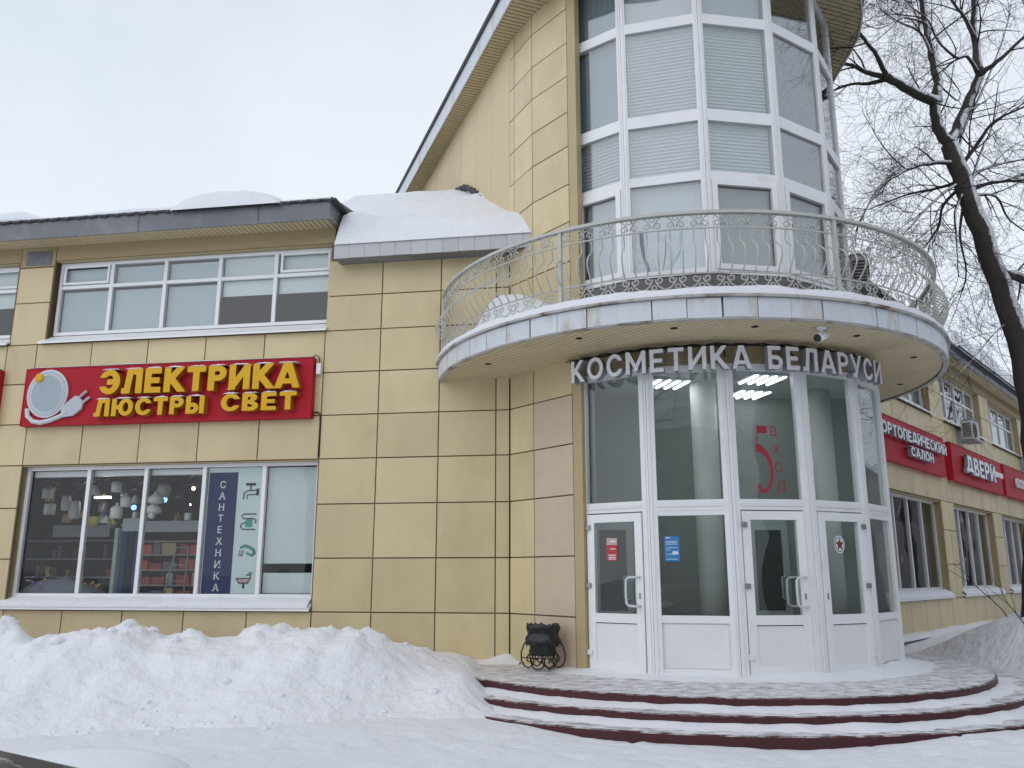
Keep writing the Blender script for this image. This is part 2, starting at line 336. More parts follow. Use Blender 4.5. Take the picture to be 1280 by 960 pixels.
def letter_mesh(c, t, d, mface, mside, n=30):
    k = (c, t, d, mface, mside)
    if k in LET: return LET[k]
    prims, wd = letter_prims(c, t)
    def val(x, y):
        best = -9
        for q in prims:
            if q[0] == 'r':
                ca, sa = math.cos(q[5]), math.sin(q[5]); dx, dy = x - q[1], y - q[2]; u, w_ = dx * ca + dy * sa, -dx * sa + dy * ca
                f = min(q[3] - abs(u), q[4] - abs(w_))
            else:
                dx, dy = x - q[1], y - q[2]; ro = math.hypot(dx / q[3], dy / q[4]); ri = math.hypot(dx / (q[3] - t), dy / (q[4] - t * .92))
                f = min((1 - ro) * min(q[3], q[4]), (ri - 1) * (min(q[3], q[4]) - t))
                if q[5] == 'R': f = min(f, max(.12 - dx, abs(dy) - .18))
                if q[5] == 'L': f = min(f, max(.12 + dx, abs(dy) - .18))
                if q[5] == 'b': f = min(f, dx)
            best = max(best, f)
        return min(best, y, 1 - y)
    st = 1.0 / n; x0 = -.06; nx = int((wd + .12) / st) + 1; y0 = -st; ny = n + 2
    V = [[val(x0 + i * st, y0 + j * st + 1e-5) for i in range(nx + 1)] for j in range(ny + 1)]
    verts = []; idx = {}; faces = []
    def vid(key, x, y):
        if key not in idx: idx[key] = len(verts); verts.append((x, y))
        return idx[key]
    for j in range(ny):
        for i in range(nx):
            cs = [(i, j), (i + 1, j), (i + 1, j + 1), (i, j + 1)]; vals = [V[b][a] for a, b in cs]
            if max(vals) <= 0: continue
            f = []
            for q in range(4):
                (a, b), (a2, b2) = cs[q], cs[(q + 1) % 4]; f1, f2 = vals[q], vals[(q + 1) % 4]
                if f1 > 0: f.append(vid((a, b), x0 + a * st, y0 + b * st))
                if (f1 > 0) != (f2 > 0):
                    r = f1 / (f1 - f2); key = tuple(sorted(((a, b), (a2, b2)))); f.append(vid(key, x0 + (a + (a2 - a) * r) * st, y0 + (b + (b2 - b) * r) * st))
            if len(f) > 2: faces.append(f)
    cnt = {}
    for f in faces:
        for a, b in zip(f, f[1:] + f[:1]): cnt[(a, b)] = cnt.get((a, b), 0) + 1
    me = bpy.data.meshes.new("letter"); N_ = len(verts)
    F_ = [tuple(f) for f in faces]; nf = len(F_)
    F_ += [(b, a, a + N_, b + N_) for (a, b) in cnt if (b, a) not in cnt]
    me.from_pydata([(x, y, d) for x, y in verts] + [(x, y, -d) for x, y in verts], [], F_); me.materials.append(MATS[mface]); me.materials.append(MATS[mside])
    me.polygons.foreach_set("material_index", [0] * nf + [1] * (len(F_) - nf)); me.update()
    LET[k] = (me, wd); return LET[k]
CAP = .73      # cap height of the built-in font at size 1
def smooth01(t): t = max(0, min(1, t)); return t * t * (3 - 2 * t)
def fbm(x, y, s=1.0, o=4):
    v = 0; a = 1
    for i in range(o): v += a * noise.noise(Vector((x * s, y * s, 3.7 * i))); s *= 2.1; a *= .5
    return v
def clip_strip(poly, p, d, wid):
    """Part of convex polygon inside the strip p + t*d, |offset| in [0, wid]."""
    nrm = Vector((-d[1], d[0]))
    def cut(pl, c, sgn):
        r = []
        for i in range(len(pl)):
            a, b = pl[i], pl[(i + 1) % len(pl)]
            da = sgn * ((a - p).dot(nrm) - c); db = sgn * ((b - p).dot(nrm) - c)
            if da >= 0: r.append(a)
            if da * db < 0: r.append(a + (b - a) * (da / (da - db)))
        return r
    pl = cut(poly, 0, 1)
    return cut(pl, wid, -1) if len(pl) > 2 else []
def slatted(name, poly, z, d, pitch, material, parent, th=.012, gap=.021):
    d = Vector(d).normalized(); nrm = Vector((-d.y, d.x)); poly = [Vector(q) for q in poly]
    ds = [q.dot(nrm) for q in poly]; mb = MB(); k = math.floor(min(ds) / pitch)
    while k * pitch < max(ds):
        pl = clip_strip(poly, nrm * (k * pitch), d, pitch - gap)
        if len(pl) > 2: mb.prism([(q.x, q.y) for q in pl], z, z + th)
        k += 1
    o = part(name, mb, material, parent)
    part("backing", MB().prism([(q.x, q.y) for q in poly], z + th + .004, z + th + .02), "joint", o)
    return o

# ------------------------------------------------------------------ plan of the place
C = Vector((3.05, 14.45))                  # centre of platform and steps
OL = Vector((-.04, 14.22)); EL = Vector((.9874, -.1582)); FL = frame(OL, EL)     # left wing front wall
OR_ = Vector((8.71, 19.72)); ER = Vector((.656, .755)); FR = frame(OR_, ER)      # right wing front wall
TLC, TLR = Vector((3.31, 15.07)), 3.123    # ground-floor glazed bay
LOW = [R(-46.57 + 21.38 * k) for k in range(7)]
LOWV = [Vector((TLC.x + TLR * math.sin(a), TLC.y - TLR * math.cos(a))) for a in LOW]
TUC, TUR = Vector((3.19, 15.09)), 2.959    # upper glazed bay
UPA = [R(a) for a in (-47, -27.8, -3, 21.3, 45.2, 66, 88)]
UPV = [Vector((TUC.x + TUR * math.sin(a), TUC.y - TUR * math.cos(a))) for a in UPA]
def pol(c, r, a): return Vector((c[0] + r * math.sin(a), c[1] - r * math.cos(a)))
GROUND = -.36

# ------------------------------------------------------------------ ground
random.seed(9); FEET = []
for x0, y0, hd, n in ((-3.4, 8.7, 78, 12), (.6, 8.6, 40, 6), (6.2, 8.5, -62, 8), (2.2, 9.0, 92, 10), (3.6, 8.5, -12, 3), (-1.2, 9.2, 105, 7), (4.8, 9.0, 100, 9)):
    x, y = x0, y0
    for k in range(n):
        a = R(hd + random.uniform(-9, 9)); x += .62 * math.sin(a); y += .62 * math.cos(a); sd_ = .10 * (-1) ** k
        FEET.append((x + sd_ * math.cos(a), y - sd_ * math.sin(a), a + .12 * (-1) ** k))
def ground_h(x, y):
    h = GROUND + .03 * fbm(x, y, .45, 3) + .014 * fbm(x + 9, y, 1.7, 3)
    h += .07 * math.exp(-((x + 1.9) ** 2 / 3.2 + (y - 11.2) ** 2 / 2.2))            # drift against the buried left end of the steps
    h += .10 * smooth01((1.5 - x) / 1.9) * math.exp(-((y - 10.0) / 1.1) ** 2)
    h += .095 * smooth01((x - 2.8) / 2.4) * math.exp(-((math.hypot(x - C.x, y - C.y) - 5.55) / .75) ** 2)     # snow swept against the lowest step
    return h
def ground_fine(x, y):
    h = ground_h(x, y)
    if -9 < x < 11 and 7.6 < y < 11:
        for fx, fy, a in FEET:
            dx, dy = x - fx, y - fy
            if dx * dx + dy * dy < .09:
                u, v = dx * math.sin(a) + dy * math.cos(a), dx * math.cos(a) - dy * math.sin(a); q = (u / .15) ** 2 + (v / .062) ** 2
                h += -.034 * math.exp(-q ** 2) + .010 * math.exp(-((q - 1.7) / .7) ** 2)
        h += .006 * fbm(x, y, 5.5, 2)
    return h
mb = MB()
xs = [-400, -120, -50, -30] + [-22 + .25 * i for i in range(52)] + [-9 + .065 * i for i in range(308)] + [11.02 + .25 * i for i in range(50)] + [30, 50, 120, 400]
ys = [-400, -120, -50, -20, -8, -3, 0] + [2 + .25 * i for i in range(22)] + [7.5 + .065 * i for i in range(54)] + [11.02 + .25 * i for i in range(56)] + [30, 45, 70, 140, 400]
mb.grid([[(x, y, ground_fine(x, y) if -25 < x < 26 and -1 < y < 27 else GROUND) for x in xs] for y in ys])
kind(part("ground", mb, "snow_ground", smooth=True), "structure")

# ------------------------------------------------------------------ the building
bld = thing("shop_building", (1.5, 14.5, GROUND), "cream panelled two-storey shop building with a rounded glazed corner tower", "building")

def wall_boxes(mb, s0, s1, z0, z1, holes, y0, y1):
    """Solid wall in its frame with rectangular holes (hole = s0, s1, z0, z1), cut into boxes that butt."""
    cuts = sorted({s0, s1, *[h[0] for h in holes], *[h[1] for h in holes]})
    for a, b in zip(cuts, cuts[1:]):
        if b <= s0 or a >= s1: continue
        hs = sorted((h for h in holes if h[0] <= a + 1e-6 and h[1] >= b - 1e-6), key=lambda h: h[2]); z = z0
        for h in hs:
            if h[2] > z: mb.box(a, b, y0, y1, z, h[2])
            z = h[3]
        if z < z1: mb.box(a, b, y0, y1, z, z1)
GAP = .011
def panels(parent, F, cols, rows, holes, material="panel", z_jit=0.0, tint=None):
    for a, b in zip(cols, cols[1:]):
        for c, d in zip(rows, rows[1:]):
            if any(h[0] < (a + b) / 2 < h[1] and h[2] < (c + d) / 2 < h[3] for h in holes): continue
            m = tint(a, c) if tint else material
            ubox("panel", m, parent, F, a + GAP, b - GAP, -.004 + random.uniform(-.003, .003), .02, c + GAP, d - GAP)

def window(F, s0, s1, z0, z1, mulls, trans, yw=.14, fw=.065, material="upvc", glass="glass_shop", sill=True, panes=None, parent=bld, snow=True):
    """Framed window: frame > mullion, transom, pane, sill. trans: list of z; panes: callback(i, j, rect)."""
    mb = MB(); mb.box(s0, s1, yw, yw + .07, z0, z0 + fw); mb.box(s0, s1, yw, yw + .07, z1 - fw, z1)
    mb.box(s0, s0 + fw, yw, yw + .07, z0 + fw, z1 - fw); mb.box(s1 - fw, s1, yw, yw + .07, z0 + fw, z1 - fw)
    wn = part("window", mb, material, parent, F)
    xs = [s0 + fw] + [v for m in mulls for v in (m - fw * .55, m + fw * .55)] + [s1 - fw]
    zs = [z0 + fw] + [v for m in trans for v in (m - fw * .5, m + fw * .5)] + [z1 - fw]
    for m in mulls: ubox("mullion", material, wn, F, m - fw * .55, m + fw * .55, yw - .006, yw + .074, z0 + fw, z1 - fw)
    for k in range(0, len(xs), 2):
        for m in trans: ubox("transom", material, wn, F, xs[k], xs[k + 1], yw + .002, yw + .068, m - fw * .5, m + fw * .5)
        for j in range(0, len(zs), 2):
            ubox("pane", glass, wn, F, xs[k], xs[k + 1], yw + .03, yw + .042, zs[j], zs[j + 1])
            if panes: panes(wn, k // 2, j // 2, (xs[k], xs[k + 1], zs[j], zs[j + 1]))
    if sill:
        mb = MB(); a, b = s0 - .12, s1 + .01
        mb.add([(a, -.10, z0 - .17), (b, -.10, z0 - .17), (b, yw, z0 - .012), (a, yw, z0 - .012), (a, -.10, z0 - .21), (b, -.10, z0 - .21), (b, yw, z0 - .05), (a, yw, z0 - .05)],
               [(0, 1, 2, 3), (7, 6, 5, 4), (0, 4, 5, 1), (1, 5, 6, 2), (2, 6, 7, 3), (3, 7, 4, 0)])
        part("sill", mb, material, wn, F)
    return wn
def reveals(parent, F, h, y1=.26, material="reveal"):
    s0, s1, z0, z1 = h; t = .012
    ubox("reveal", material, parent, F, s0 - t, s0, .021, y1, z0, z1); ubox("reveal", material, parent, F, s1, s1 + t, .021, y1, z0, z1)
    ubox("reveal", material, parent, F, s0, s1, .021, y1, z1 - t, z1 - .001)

ROWS = [-.30, .76, 1.65, 2.57, 3.36, 4.14, 4.92, 5.70]
MOD = 1.164
# ---- left wing front wall
colsL = [-.24, -1.25, -2.35, -3.40] + [-3.40 - MOD * k for k in range(1, 6)] + [-9.86] + [-9.86 - MOD * k for k in range(1, 6)]
colsL = sorted([0.0] + colsL)
hL = [(-9.2, -3.42, .80, 3.35), (-9.05, -3.36, 5.76, 7.40), (-15.66, -9.90, .80, 3.35), (-15.5, -9.86, 5.76, 7.40)]
mb = MB(); wall_boxes(mb, -15.9, 0, -.5, 7.68, hL, .021, .26)
wall = part("wall", mb, "joint", bld, FL)
panels(wall, FL, colsL, ROWS, hL)
panels(wall, FL, [c for c in colsL if c >= -3.41], [5.70, 6.36, 7.05], [])
panels(wall, FL, [-9.82, -9.07], [5.70, 6.55, 7.28], [])
ubox("cornice_band", "band", wall, FL, -9.82, -9.07, .004, .02, 7.30, 7.70)
ubox("vent_plate", "fascia_grey", wall, FL, -9.70, -9.16, -.008, .003, 7.33, 7.62)
for a, b in ((-9.05, -3.30), (-15.7, -9.83)):
    ubox("cornice_band", "band", wall, FL, a, b, .002, .02, 7.41, 7.70)
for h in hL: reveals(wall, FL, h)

def lower_shop(wn, i, j, r):
    if i == 3:                                          # banner pane
        pass
    if i == 4:
        ubox("blind", "paper", wn, FL, r[0] + .01, r[1] - .01, .235, .243, r[2] + .52, r[3] - .02)
        ubox("blind", "paper", wn, FL, r[0] + .01, r[1] - .01, .245, .255, r[2] + .01, r[2] + .36)
    else:
        ubox("shutter_box", "upvc_dirty", wn, FL, r[0], r[1], .26, .36, r[3] - .11, r[3] - .005)
window(FL, -9.2, -3.42, .98, 3.34, [-7.92, -6.77, -5.62, -4.47], [], glass="glass_shop", panes=lower_shop)
def upper_left(wn, i, j, r):
    if j == 0 and i >= 3: ubox("blind", "blind_pale", wn, FL, r[0] + .01, r[1] - .01, .235, .243, r[3] - .30, r[3])
    else: ubox("blind", "blind_pale" if i >= 3 else "blind", wn, FL, r[0] + .01, r[1] - .01, .235, .243, r[2], r[3] - (.04 if i < 3 else 0))
for s0 in (-9.03, -15.5):
    n5 = [s0 + 5.66 * k / 5 for k in range(1, 5)]
    wn = window(FL, s0, s0 + 5.66, 5.90, 7.38, n5, [6.88], glass="glass_mid", panes=upper_left)
    for k in (0, 4):                                     # opening top lights have a second sash
        a = s0 + .10 + (k * 1.132); mb = MB()
        b = a + .98
        mb.box(a, b, .115, .145, 6.93, 6.975); mb.box(a, b, .115, .145, 7.27, 7.31); mb.box(a, a + .045, .115, .145, 6.975, 7.27); mb.box(b - .045, b, .115, .145, 6.975, 7.27)
        part("sash", mb, "upvc", wn, FL)
window(FL, -15.66, -9.90, .98, 3.34, [-14.5, -13.3, -12.2, -11.05], [], glass="glass_shop")

# ---- chamfer between left wing and tower
A0 = Vector((.95, 12.95)); ECH = Vector((.616, -.788)).normalized(); FC = frame(A0, ECH)
mb = MB(); mb.box(-1.58, -.956, .021, .25, -.5, 7.05); mb.box(-.955, .0, .021, .25, -.5, 7.9); cw = part("wall", mb, "joint", bld, FC)
rc = ROWS[:-1] + [5.70, 6.36, 7.05, 7.72]
panels(cw, FC, [-1.59, -.955, .0], rc, [(-1.6, -.955, 7.05, 7.8)], tint=lambda a, c: "panel_pink" if a > -.96 and c < 4.0 else "panel")
# upper chamfer (set slightly back), its second panel column turns towards the side wall
UP_ROWS = [7.72, 8.41, 9.05, 9.73, 10.38, 11.05, 11.6]
mb = MB(); mb.box(-.955, .0, .021, .25, 7.9, 11.7); cu = part("wall", mb, "joint", bld, FC)
panels(cu, FC, [-.955, 0], UP_ROWS, [])
Pm = A0 - ECH * .955; EU2 = Vector((math.sin(R(27)), -math.cos(R(27)))); FU2 = frame(Pm, EU2)
mb = MB(); mb.box(-.93, .0, .021, .25, 6.9, 11.7); c2w = part("wall", mb, "joint", bld, FU2)
panels(c2w, FU2, [-.90, -.70, .0], [7.05] + UP_ROWS, [])
# corner trim beside the glazing
ET = Vector((.3, -.3)).normalized()
mb = MB(); mb.prism([(.95, 12.945), (1.075, 12.80), (1.16, 12.90), (1.05, 13.05)], -.3, 11.6); part("corner_trim", mb, "reveal", bld)

# ---- third-storey side wall, plain render with faint seams
PS = Pm - EU2 * .90; ES = Vector((math.sin(R(20.2)), -math.cos(R(20.2)))); FS = frame(PS, ES)
mb = MB(); mb.box(-9.5, 0, .012, .25, 6.9, 11.7); sw = part("wall", mb, "stucco", bld, FS)
for k in range(9): ubox("panel", "stucco", sw, FS, -1.05 * (k + 1) + .004, -1.05 * k - .004, 0, .011, 6.95, 11.55)
mb = MB(); mb.box(6.05, 6.3, 15.0, 24, 4.9, 11.7); part("wall", mb, "stucco", bld)
mb = MB(); mb.box(-3.0, 6.3, 23.5, 23.8, 4.9, 11.7); part("wall", mb, "stucco", bld)

# ---- top roof with slatted soffit
RC, RR_ = Vector((3.15, 14.9)), 3.52
pa = math.atan2(-3.15, 14.9 - 13.25)
roofpoly = [Vector((-3.45, 22.6)), Vector((-.01, 13.25))] + [pol(RC, RR_, pa + (R(88) - pa) * k / 24) for k in range(1, 25)] + [Vector((7.0, 24.0)), Vector((-3.45, 24.2))]
slatted("soffit", roofpoly, 11.45, (math.sin(R(69.8)), math.cos(R(69.8))), .10, "soffit_up", bld)
def ring_wall(poly, grow, z0, z1, th=.03, close=False):
    mb = MB(); c = Vector((2.2, 17.5)); n = len(poly)
    o = [p + (p - c).normalized() * grow for p in poly]; i_ = [p + (p - c).normalized() * (grow - th) for p in poly]
    for k in range(n if close else n - 1):
        a, b, a2, b2 = o[k], o[(k + 1) % n], i_[k], i_[(k + 1) % n]
        mb.add([(a.x, a.y, z0), (b.x, b.y, z0), (b2.x, b2.y, z0), (a2.x, a2.y, z0), (a.x, a.y, z1), (b.x, b.y, z1), (b2.x, b2.y, z1), (a2.x, a2.y, z1)],
               [(0, 3, 2, 1), (4, 5, 6, 7), (0, 1, 5, 4), (2, 3, 7, 6), (1, 2, 6, 5), (3, 0, 4, 7)])
    return mb
part("fascia", ring_wall(roofpoly, .035, 11.42, 11.82), "fascia_white", bld)
part("roof_edge", ring_wall(roofpoly, .10, 11.823, 11.92, th=.2), "roofing", bld)
mb = MB(); top = [(p.x, p.y, 11.93) for p in roofpoly]; n = len(top)
mb.add(top + [(2.4, 17.5, 13.4)], [(k, (k + 1) % n, n) for k in range(n)] + [tuple(range(n - 1, -1, -1))])
part("roof", mb, "snow_roof", bld)

# ---- left wing eave, roof, back and inside floors
mb = MB(); mb.box(-15.9, -3.22, -.52, -.49, 7.66, 8.0); mb.box(-3.25, -3.22, -.49, .9, 7.66, 8.0)
fas = part("fascia", mb, "fascia_grey", bld, FL)
for s in (-4.6, -7.0, -9.95, -13): ubox("fascia_joint", "roofing", fas, FL, s - .006, s + .006, -.524, -.519, 7.67, 7.99)
slat_l = MB()
s = -15.9
while s < -3.27:
    slat_l.box(s, s + .082, -.485, .02, 7.705, 7.715); s += .10
sfo = part("soffit", slat_l, "soffit", bld, FL); ubox("backing", "joint", sfo, FL, -15.9, -3.26, -.485, .02, 7.72, 7.73)
mb = MB()
for k in range(160):
    a = -15.9 + k * .08; z = 8.003 + .012 * math.sin(k * 1.9); mb.box(a, a + .078, -.56, .3, z, z + .035)
part("roof_edge", mb, "roofing", bld, FL)
mb = MB(); mb.add([(-15.9, -.5, 8.03), (-3.24, -.5, 8.03), (-3.24, 6, 9.3), (-15.9, 6, 9.3), (-15.9, -.5, 7.75), (-3.24, -.5, 7.75), (-3.24, 6, 7.75), (-15.9, 6, 7.75)],
                  [(0, 1, 2, 3), (4, 7, 6, 5), (1, 5, 6, 2), (3, 7, 4, 0), (2, 6, 7, 3)]); part("roof", mb, "roofing", bld, FL)
mb = MB(); mb.box(-15.9, -.3, 6.0, 6.2, -.5, 9.3); mb.box(-16.1, -15.9, 0, 6.2, -.5, 8.2); part("back_wall", mb, "int_wall", bld, FL)
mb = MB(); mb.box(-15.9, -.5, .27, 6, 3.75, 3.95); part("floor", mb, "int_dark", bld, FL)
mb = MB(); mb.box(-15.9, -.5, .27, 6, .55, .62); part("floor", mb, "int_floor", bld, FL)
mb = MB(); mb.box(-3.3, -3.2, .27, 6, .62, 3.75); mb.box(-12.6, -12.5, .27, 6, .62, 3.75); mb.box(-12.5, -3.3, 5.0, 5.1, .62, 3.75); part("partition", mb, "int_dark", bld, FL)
mb = MB(); mb.box(-3.3, -3.2, .27, 6, 3.95, 7.7); mb.box(-9.6, -9.5, .27, 6, 3.95, 7.7); mb.box(-15.8, -3.3, 3.2, 3.3, 3.95, 7.7); part("partition", mb, "int_wall", bld, FL)

# ---- low roof between wing and tower
mb = MB()
mb.add([(-3.16, -.36, 6.95), (.55, -.36, 6.95), (.55, 0.04, 6.96), (-3.16, 0.04, 6.96), (-3.16, -.36, 7.21), (.55, -.36, 7.21), (.55, 3.6, 9.85), (-3.16, 3.6, 9.85), (.55, 3.6, 6.96), (-3.16, 3.6, 6.96)],
       [(0, 3, 2, 1), (4, 5, 6, 7), (7, 6, 8, 9), (3, 9, 8, 2), (1, 2, 8, 6, 5), (0, 4, 7, 9, 3)])
low_roof = part("roof", mb, "fascia_grey", bld, FL)
for k in range(13):
    a = -3.16 + .288 * k; b = min(a + .284, .55)
    ubox("fascia_panel", "fascia_plain", low_roof, FL, a, b, -.375, -.36, 6.945 + random.uniform(-.004, .004), 7.22)

# ---- right wing
hR = []; hRu = []
for k in range(6):
    s0 = -.15 + 6.02 * k; hR.append((s0, s0 + 4.75, .80, 3.33)); hRu.append((s0 - .02, s0 + 4.75, 5.78, 7.28))
hR.append((-6.2, -1.4, .80, 3.33)); hRu.append((-6.2, -1.4, 5.78, 7.28))
mb = MB(); wall_boxes(mb, -6.4, 36, -.5, 7.68, hR + hRu, .021, .30); wr = part("wall", mb, "joint", bld, FR)
colsR = sorted([s for k in range(-1, 6) for s in [-.15 + 6.02 * k + 1.188 * j for j in range(5)] + [-.15 + 6.02 * k + 5.4]])
panels(wr, FR, colsR, ROWS, hR)
panels(wr, FR, colsR, [5.70, 6.5, 7.30], [(a - .1, b, c - .2, d + .2) for a, b, c, d in hRu])
ubox("cornice_band", "band", wr, FR, -6.2, 36, .002, .02, 7.31, 7.70)
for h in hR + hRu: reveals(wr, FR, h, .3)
for k in range(6):
    s0 = -.15 + 6.02 * k
    window(FR, s0, s0 + 4.75, .98, 3.32, [s0 + .06 + 1.155 * j for j in range(1, 4)], [], yw=.19, glass="glass_shop")
    window(FR, s0, s0 + 4.75, 5.92, 7.27, [s0 + 1.1875 * j for j in range(1, 4)], [6.72], yw=.19, glass="glass_up",
           panes=(lambda wn, i, j, r: ubox("blind", "blind", wn, FR, r[0], r[1], .29, .30, r[2], r[3]) if i == 3 or j == 1 and False else None))
mb = MB(); mb.box(-6, 36, -.40, -.37, 7.66, 8.0); part("fascia", mb, "fascia_grey", bld, FR)
sl = MB(); s = -6
while s < 30: sl.box(s, s + .082, -.365, .02, 7.705, 7.715); s += .10
sfo = part("soffit", sl, "soffit", bld, FR); ubox("backing", "joint", sfo, FR, -6, 36, -.365, .02, 7.72, 7.73)
mb = MB(); mb.add([(-6, -.45, 8.0), (36, -.45, 8.0), (36, 6, 9.3), (-6, 6, 9.3), (-6, -.38, 7.75), (36, -.38, 7.75), (36, 6, 7.75), (-6, 6, 7.75)],
                  [(0, 1, 2, 3), (4, 7, 6, 5), (1, 5, 6, 2), (3, 7, 4, 0), (2, 6, 7, 3), (0, 4, 5, 1)]); part("roof", mb, "roofing", bld, FR)
mb = MB(); mb.box(-6, 36, 5.8, 6, -.5, 7.7); mb.box(36, 36.2, 0, 6, -.5, 7.7); part("back_wall", mb, "int_wall", bld, FR)
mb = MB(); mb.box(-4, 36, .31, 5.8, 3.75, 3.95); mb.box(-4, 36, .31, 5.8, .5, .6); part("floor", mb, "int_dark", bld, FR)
mb = MB(); mb.box(-6.2, 30, -.20, .02, -.36, -.06); part("plinth", mb, "concrete", bld, FR)

# ---- ground-floor glazed bay
DOORS = {0: 'L', 2: 'L', 3: 'R'}
for k in range(6):
    a, b = LOWV[k], LOWV[k + 1]; F = frame(a, b - a); L = (b - a).length; m = .115
    mb = MB()
    for x0, x1 in ((0.004, m), (L - m, L - .004)): mb.box(x0, x1, 0, .10, 0, 4.40)
    mb.box(m, L - m, 0, .09, 2.27, 2.42); mb.box(m, L - m, 0, .09, 4.30, 4.40); mb.box(m, L - m, 0.002, .09, 0, .05)
    if k not in DOORS: mb.box(m, L - m, .01, .09, .72, .82); mb.box(m, L - m, .01, .09, 2.20, 2.27); mb.box(m, L - m, .02, .09, .05, .10)
    bay = part("glazed_bay", mb, "upvc", bld, F)
    for x0, x1 in ((.035, .055), (L - .055, L - .035)): ubox("mullion_bead", "upvc_dirty", bay, F, x0, x1, -.012, .0, .02, 4.36)
    ubox("transom_bead", "upvc_dirty", bay, F, m, L - m, -.016, 0, 2.325, 2.36)
    ubox("pane", "glass_low", bay, F, m, L - m, .045, .057, 2.42, 4.30)
    if k not in DOORS:
        ubox("pane", "glass_low", bay, F, m, L - m, .045, .057, .82, 2.20)
        ubox("base_panel", "upvc_dirty", bay, F, m + .03, L - m - .03, .030, .05, .12, .70); ubox("base_panel", "upvc", bay, F, m, L - m, .04, .06, .10, .72)
    else:
        x0, x1 = m + .012, L - m - .012; mb = MB(); w_ = .115
        mb.box(x0, x0 + w_, -.025, .05, .03, 2.25); mb.box(x1 - w_, x1, -.025, .05, .03, 2.25)
        mb.box(x0 + w_, x1 - w_, -.025, .05, 2.13, 2.25); mb.box(x0 + w_, x1 - w_, -.025, .05, .70, .83); mb.box(x0 + w_, x1 - w_, -.025, .05, .03, .16)
        door = part("entrance_door", mb, "upvc", bld, F)
        ubox("pane", "glass_low", door, F, x0 + w_, x1 - w_, .0, .012, .83, 2.13)
        ubox("door_panel", "upvc_dirty", door, F, x0 + w_, x1 - w_, -.008, .03, .16, .70)
        ubox("gasket", "ink", door, F, x0 + w_, x1 - w_, -.012, -.008, .688, .70)
        hx = x0 - .02 if DOORS[k] == 'L' else x1 - .05
        for z in (.28, 1.22, 2.06): ubox("hinge", "metal_grey" if z > .3 else "upvc_dirty", door, F, hx, hx + .075, -.055, -.02, z - .035, z + .035)
        kx = x1 - .055 if DOORS[k] == 'L' else x0 + .055
        ubox("lock", "metal_grey", door, F, kx - .012, kx + .012, -.035, -.024, 1.04, 1.12)
        sgn = -1 if DOORS[k] == 'L' else 1
        if k != 3:
            pts = [(kx, -.03, 1.34), (kx, -.09, 1.34), (kx + sgn * .05, -.12, 1.34), (kx + sgn * .13, -.13, 1.335), (kx + sgn * .165, -.13, 1.30), (kx + sgn * .17, -.13, 1.14), (kx + sgn * .165, -.13, .98), (kx + sgn * .13, -.13, .945), (kx + sgn * .05, -.12, .94), (kx, -.09, .94), (kx, -.03, .94)]
            hb = MB().tube(pts, .018, 8); hb.tube([(p[0], .05 - p[1], p[2]) for p in pts], .016, 8); part("handle", hb, "emblem_white", door, F, True)
    mb = MB(); mb.box(.002, L - .002, .01, .2, 4.402, 4.695); part("lintel", mb, "band", bld, F)
# inside the vestibule
def ngon(c, r, a0, a1, n): return [tuple(pol(c, r, a0 + (a1 - a0) * k / n)) for k in range(n + 1)]
inner = ngon(TLC, 2.95, R(-60), R(84), 24) + [(6.0, 18.6), (.6, 18.6)]
mb = MB().prism(inner, 4.34, 4.42); part("ceiling", mb, "int_ceiling", bld)
mb = MB().prism(inner, -.06, .004); part("floor", mb, "int_floor", bld)
mb = MB(); mb.box(.2, 6.6, 16.3, 16.4, 0, 4.4); mb.box(6.3, 6.4, 14.5, 16.3, 0, 4.4); iw = part("partition", mb, "int_wall", bld)
mb = MB(); mb.box(-1.5, .1, .32, .38, 0, 4.4); part("partition", mb, "int_wall", bld, FC)
for x in (1.34, 3.92):
    mb = MB(); mb.box(x, x + .11, 14.2, 14.27, 0, 2.3); mb.box(x + .55, x + .66, 14.2, 14.27, 0, 2.3); mb.box(x + .11, x + .55, 14.2, 14.27, 2.1, 2.3); mb.box(x + .11, x + .55, 14.2, 14.27, .0, .80)
    dd = part("inner_door", mb, "inner_frame", bld); ubox("pane", "int_door", dd, Matrix(), x + .11, x + .55, 14.22, 14.25, .80, 2.1)
    part("handle", MB().tube([(x + .60, 14.2, 1.36), (x + .58, 14.1, 1.36), (x + .48, 14.08, 1.34), (x + .48, 14.08, 1.00), (x + .58, 14.1, .98), (x + .60, 14.2, .98)], .018, 6), "emblem_white", dd, None, True)
mb = MB(); mb.box(.45, 6.3, 14.28, 14.34, 2.4, 4.34); mb.box(.45, 6.3, 14.28, 14.34, 0, 2.398); part("partition", mb, "int_wall", bld)
for x, y in ((3.02, 13.05), (5.05, 13.65)): part("column", MB().lathe([(.20, 0), (.20, 4.34)], 24, (x, y, 0)), "column_white", bld, None, True)
for nm, x, y, rz, lab in (("ceiling_light", 2.45, 12.95, .22, "fluorescent ceiling light nearest the column, behind the second bay from the left"),
                     ("ceiling_light", 3.86, 12.65, .22, "fluorescent ceiling light higher in the pane above the red number five"),
                     ("ceiling_light", 3.95, 13.75, .22, "fluorescent ceiling light lower in the pane above the red number five")):
    t = thing(nm, (x, y, 4.34), lab, "ceiling light", "ceiling lights in the vestibule"); F = Matrix.Translation((x, y, 0)) @ Matrix.Rotation(rz, 4, 'Z')
    ubox("housing", "emblem_tone", t, F, -.32, .32, -.3, .3, 4.305, 4.339)
    for q in range(4): ubox("tube", "tube", t, F, -.250 + .155 * q, -.218 + .155 * q, -.28, .28, 4.285, 4.304)

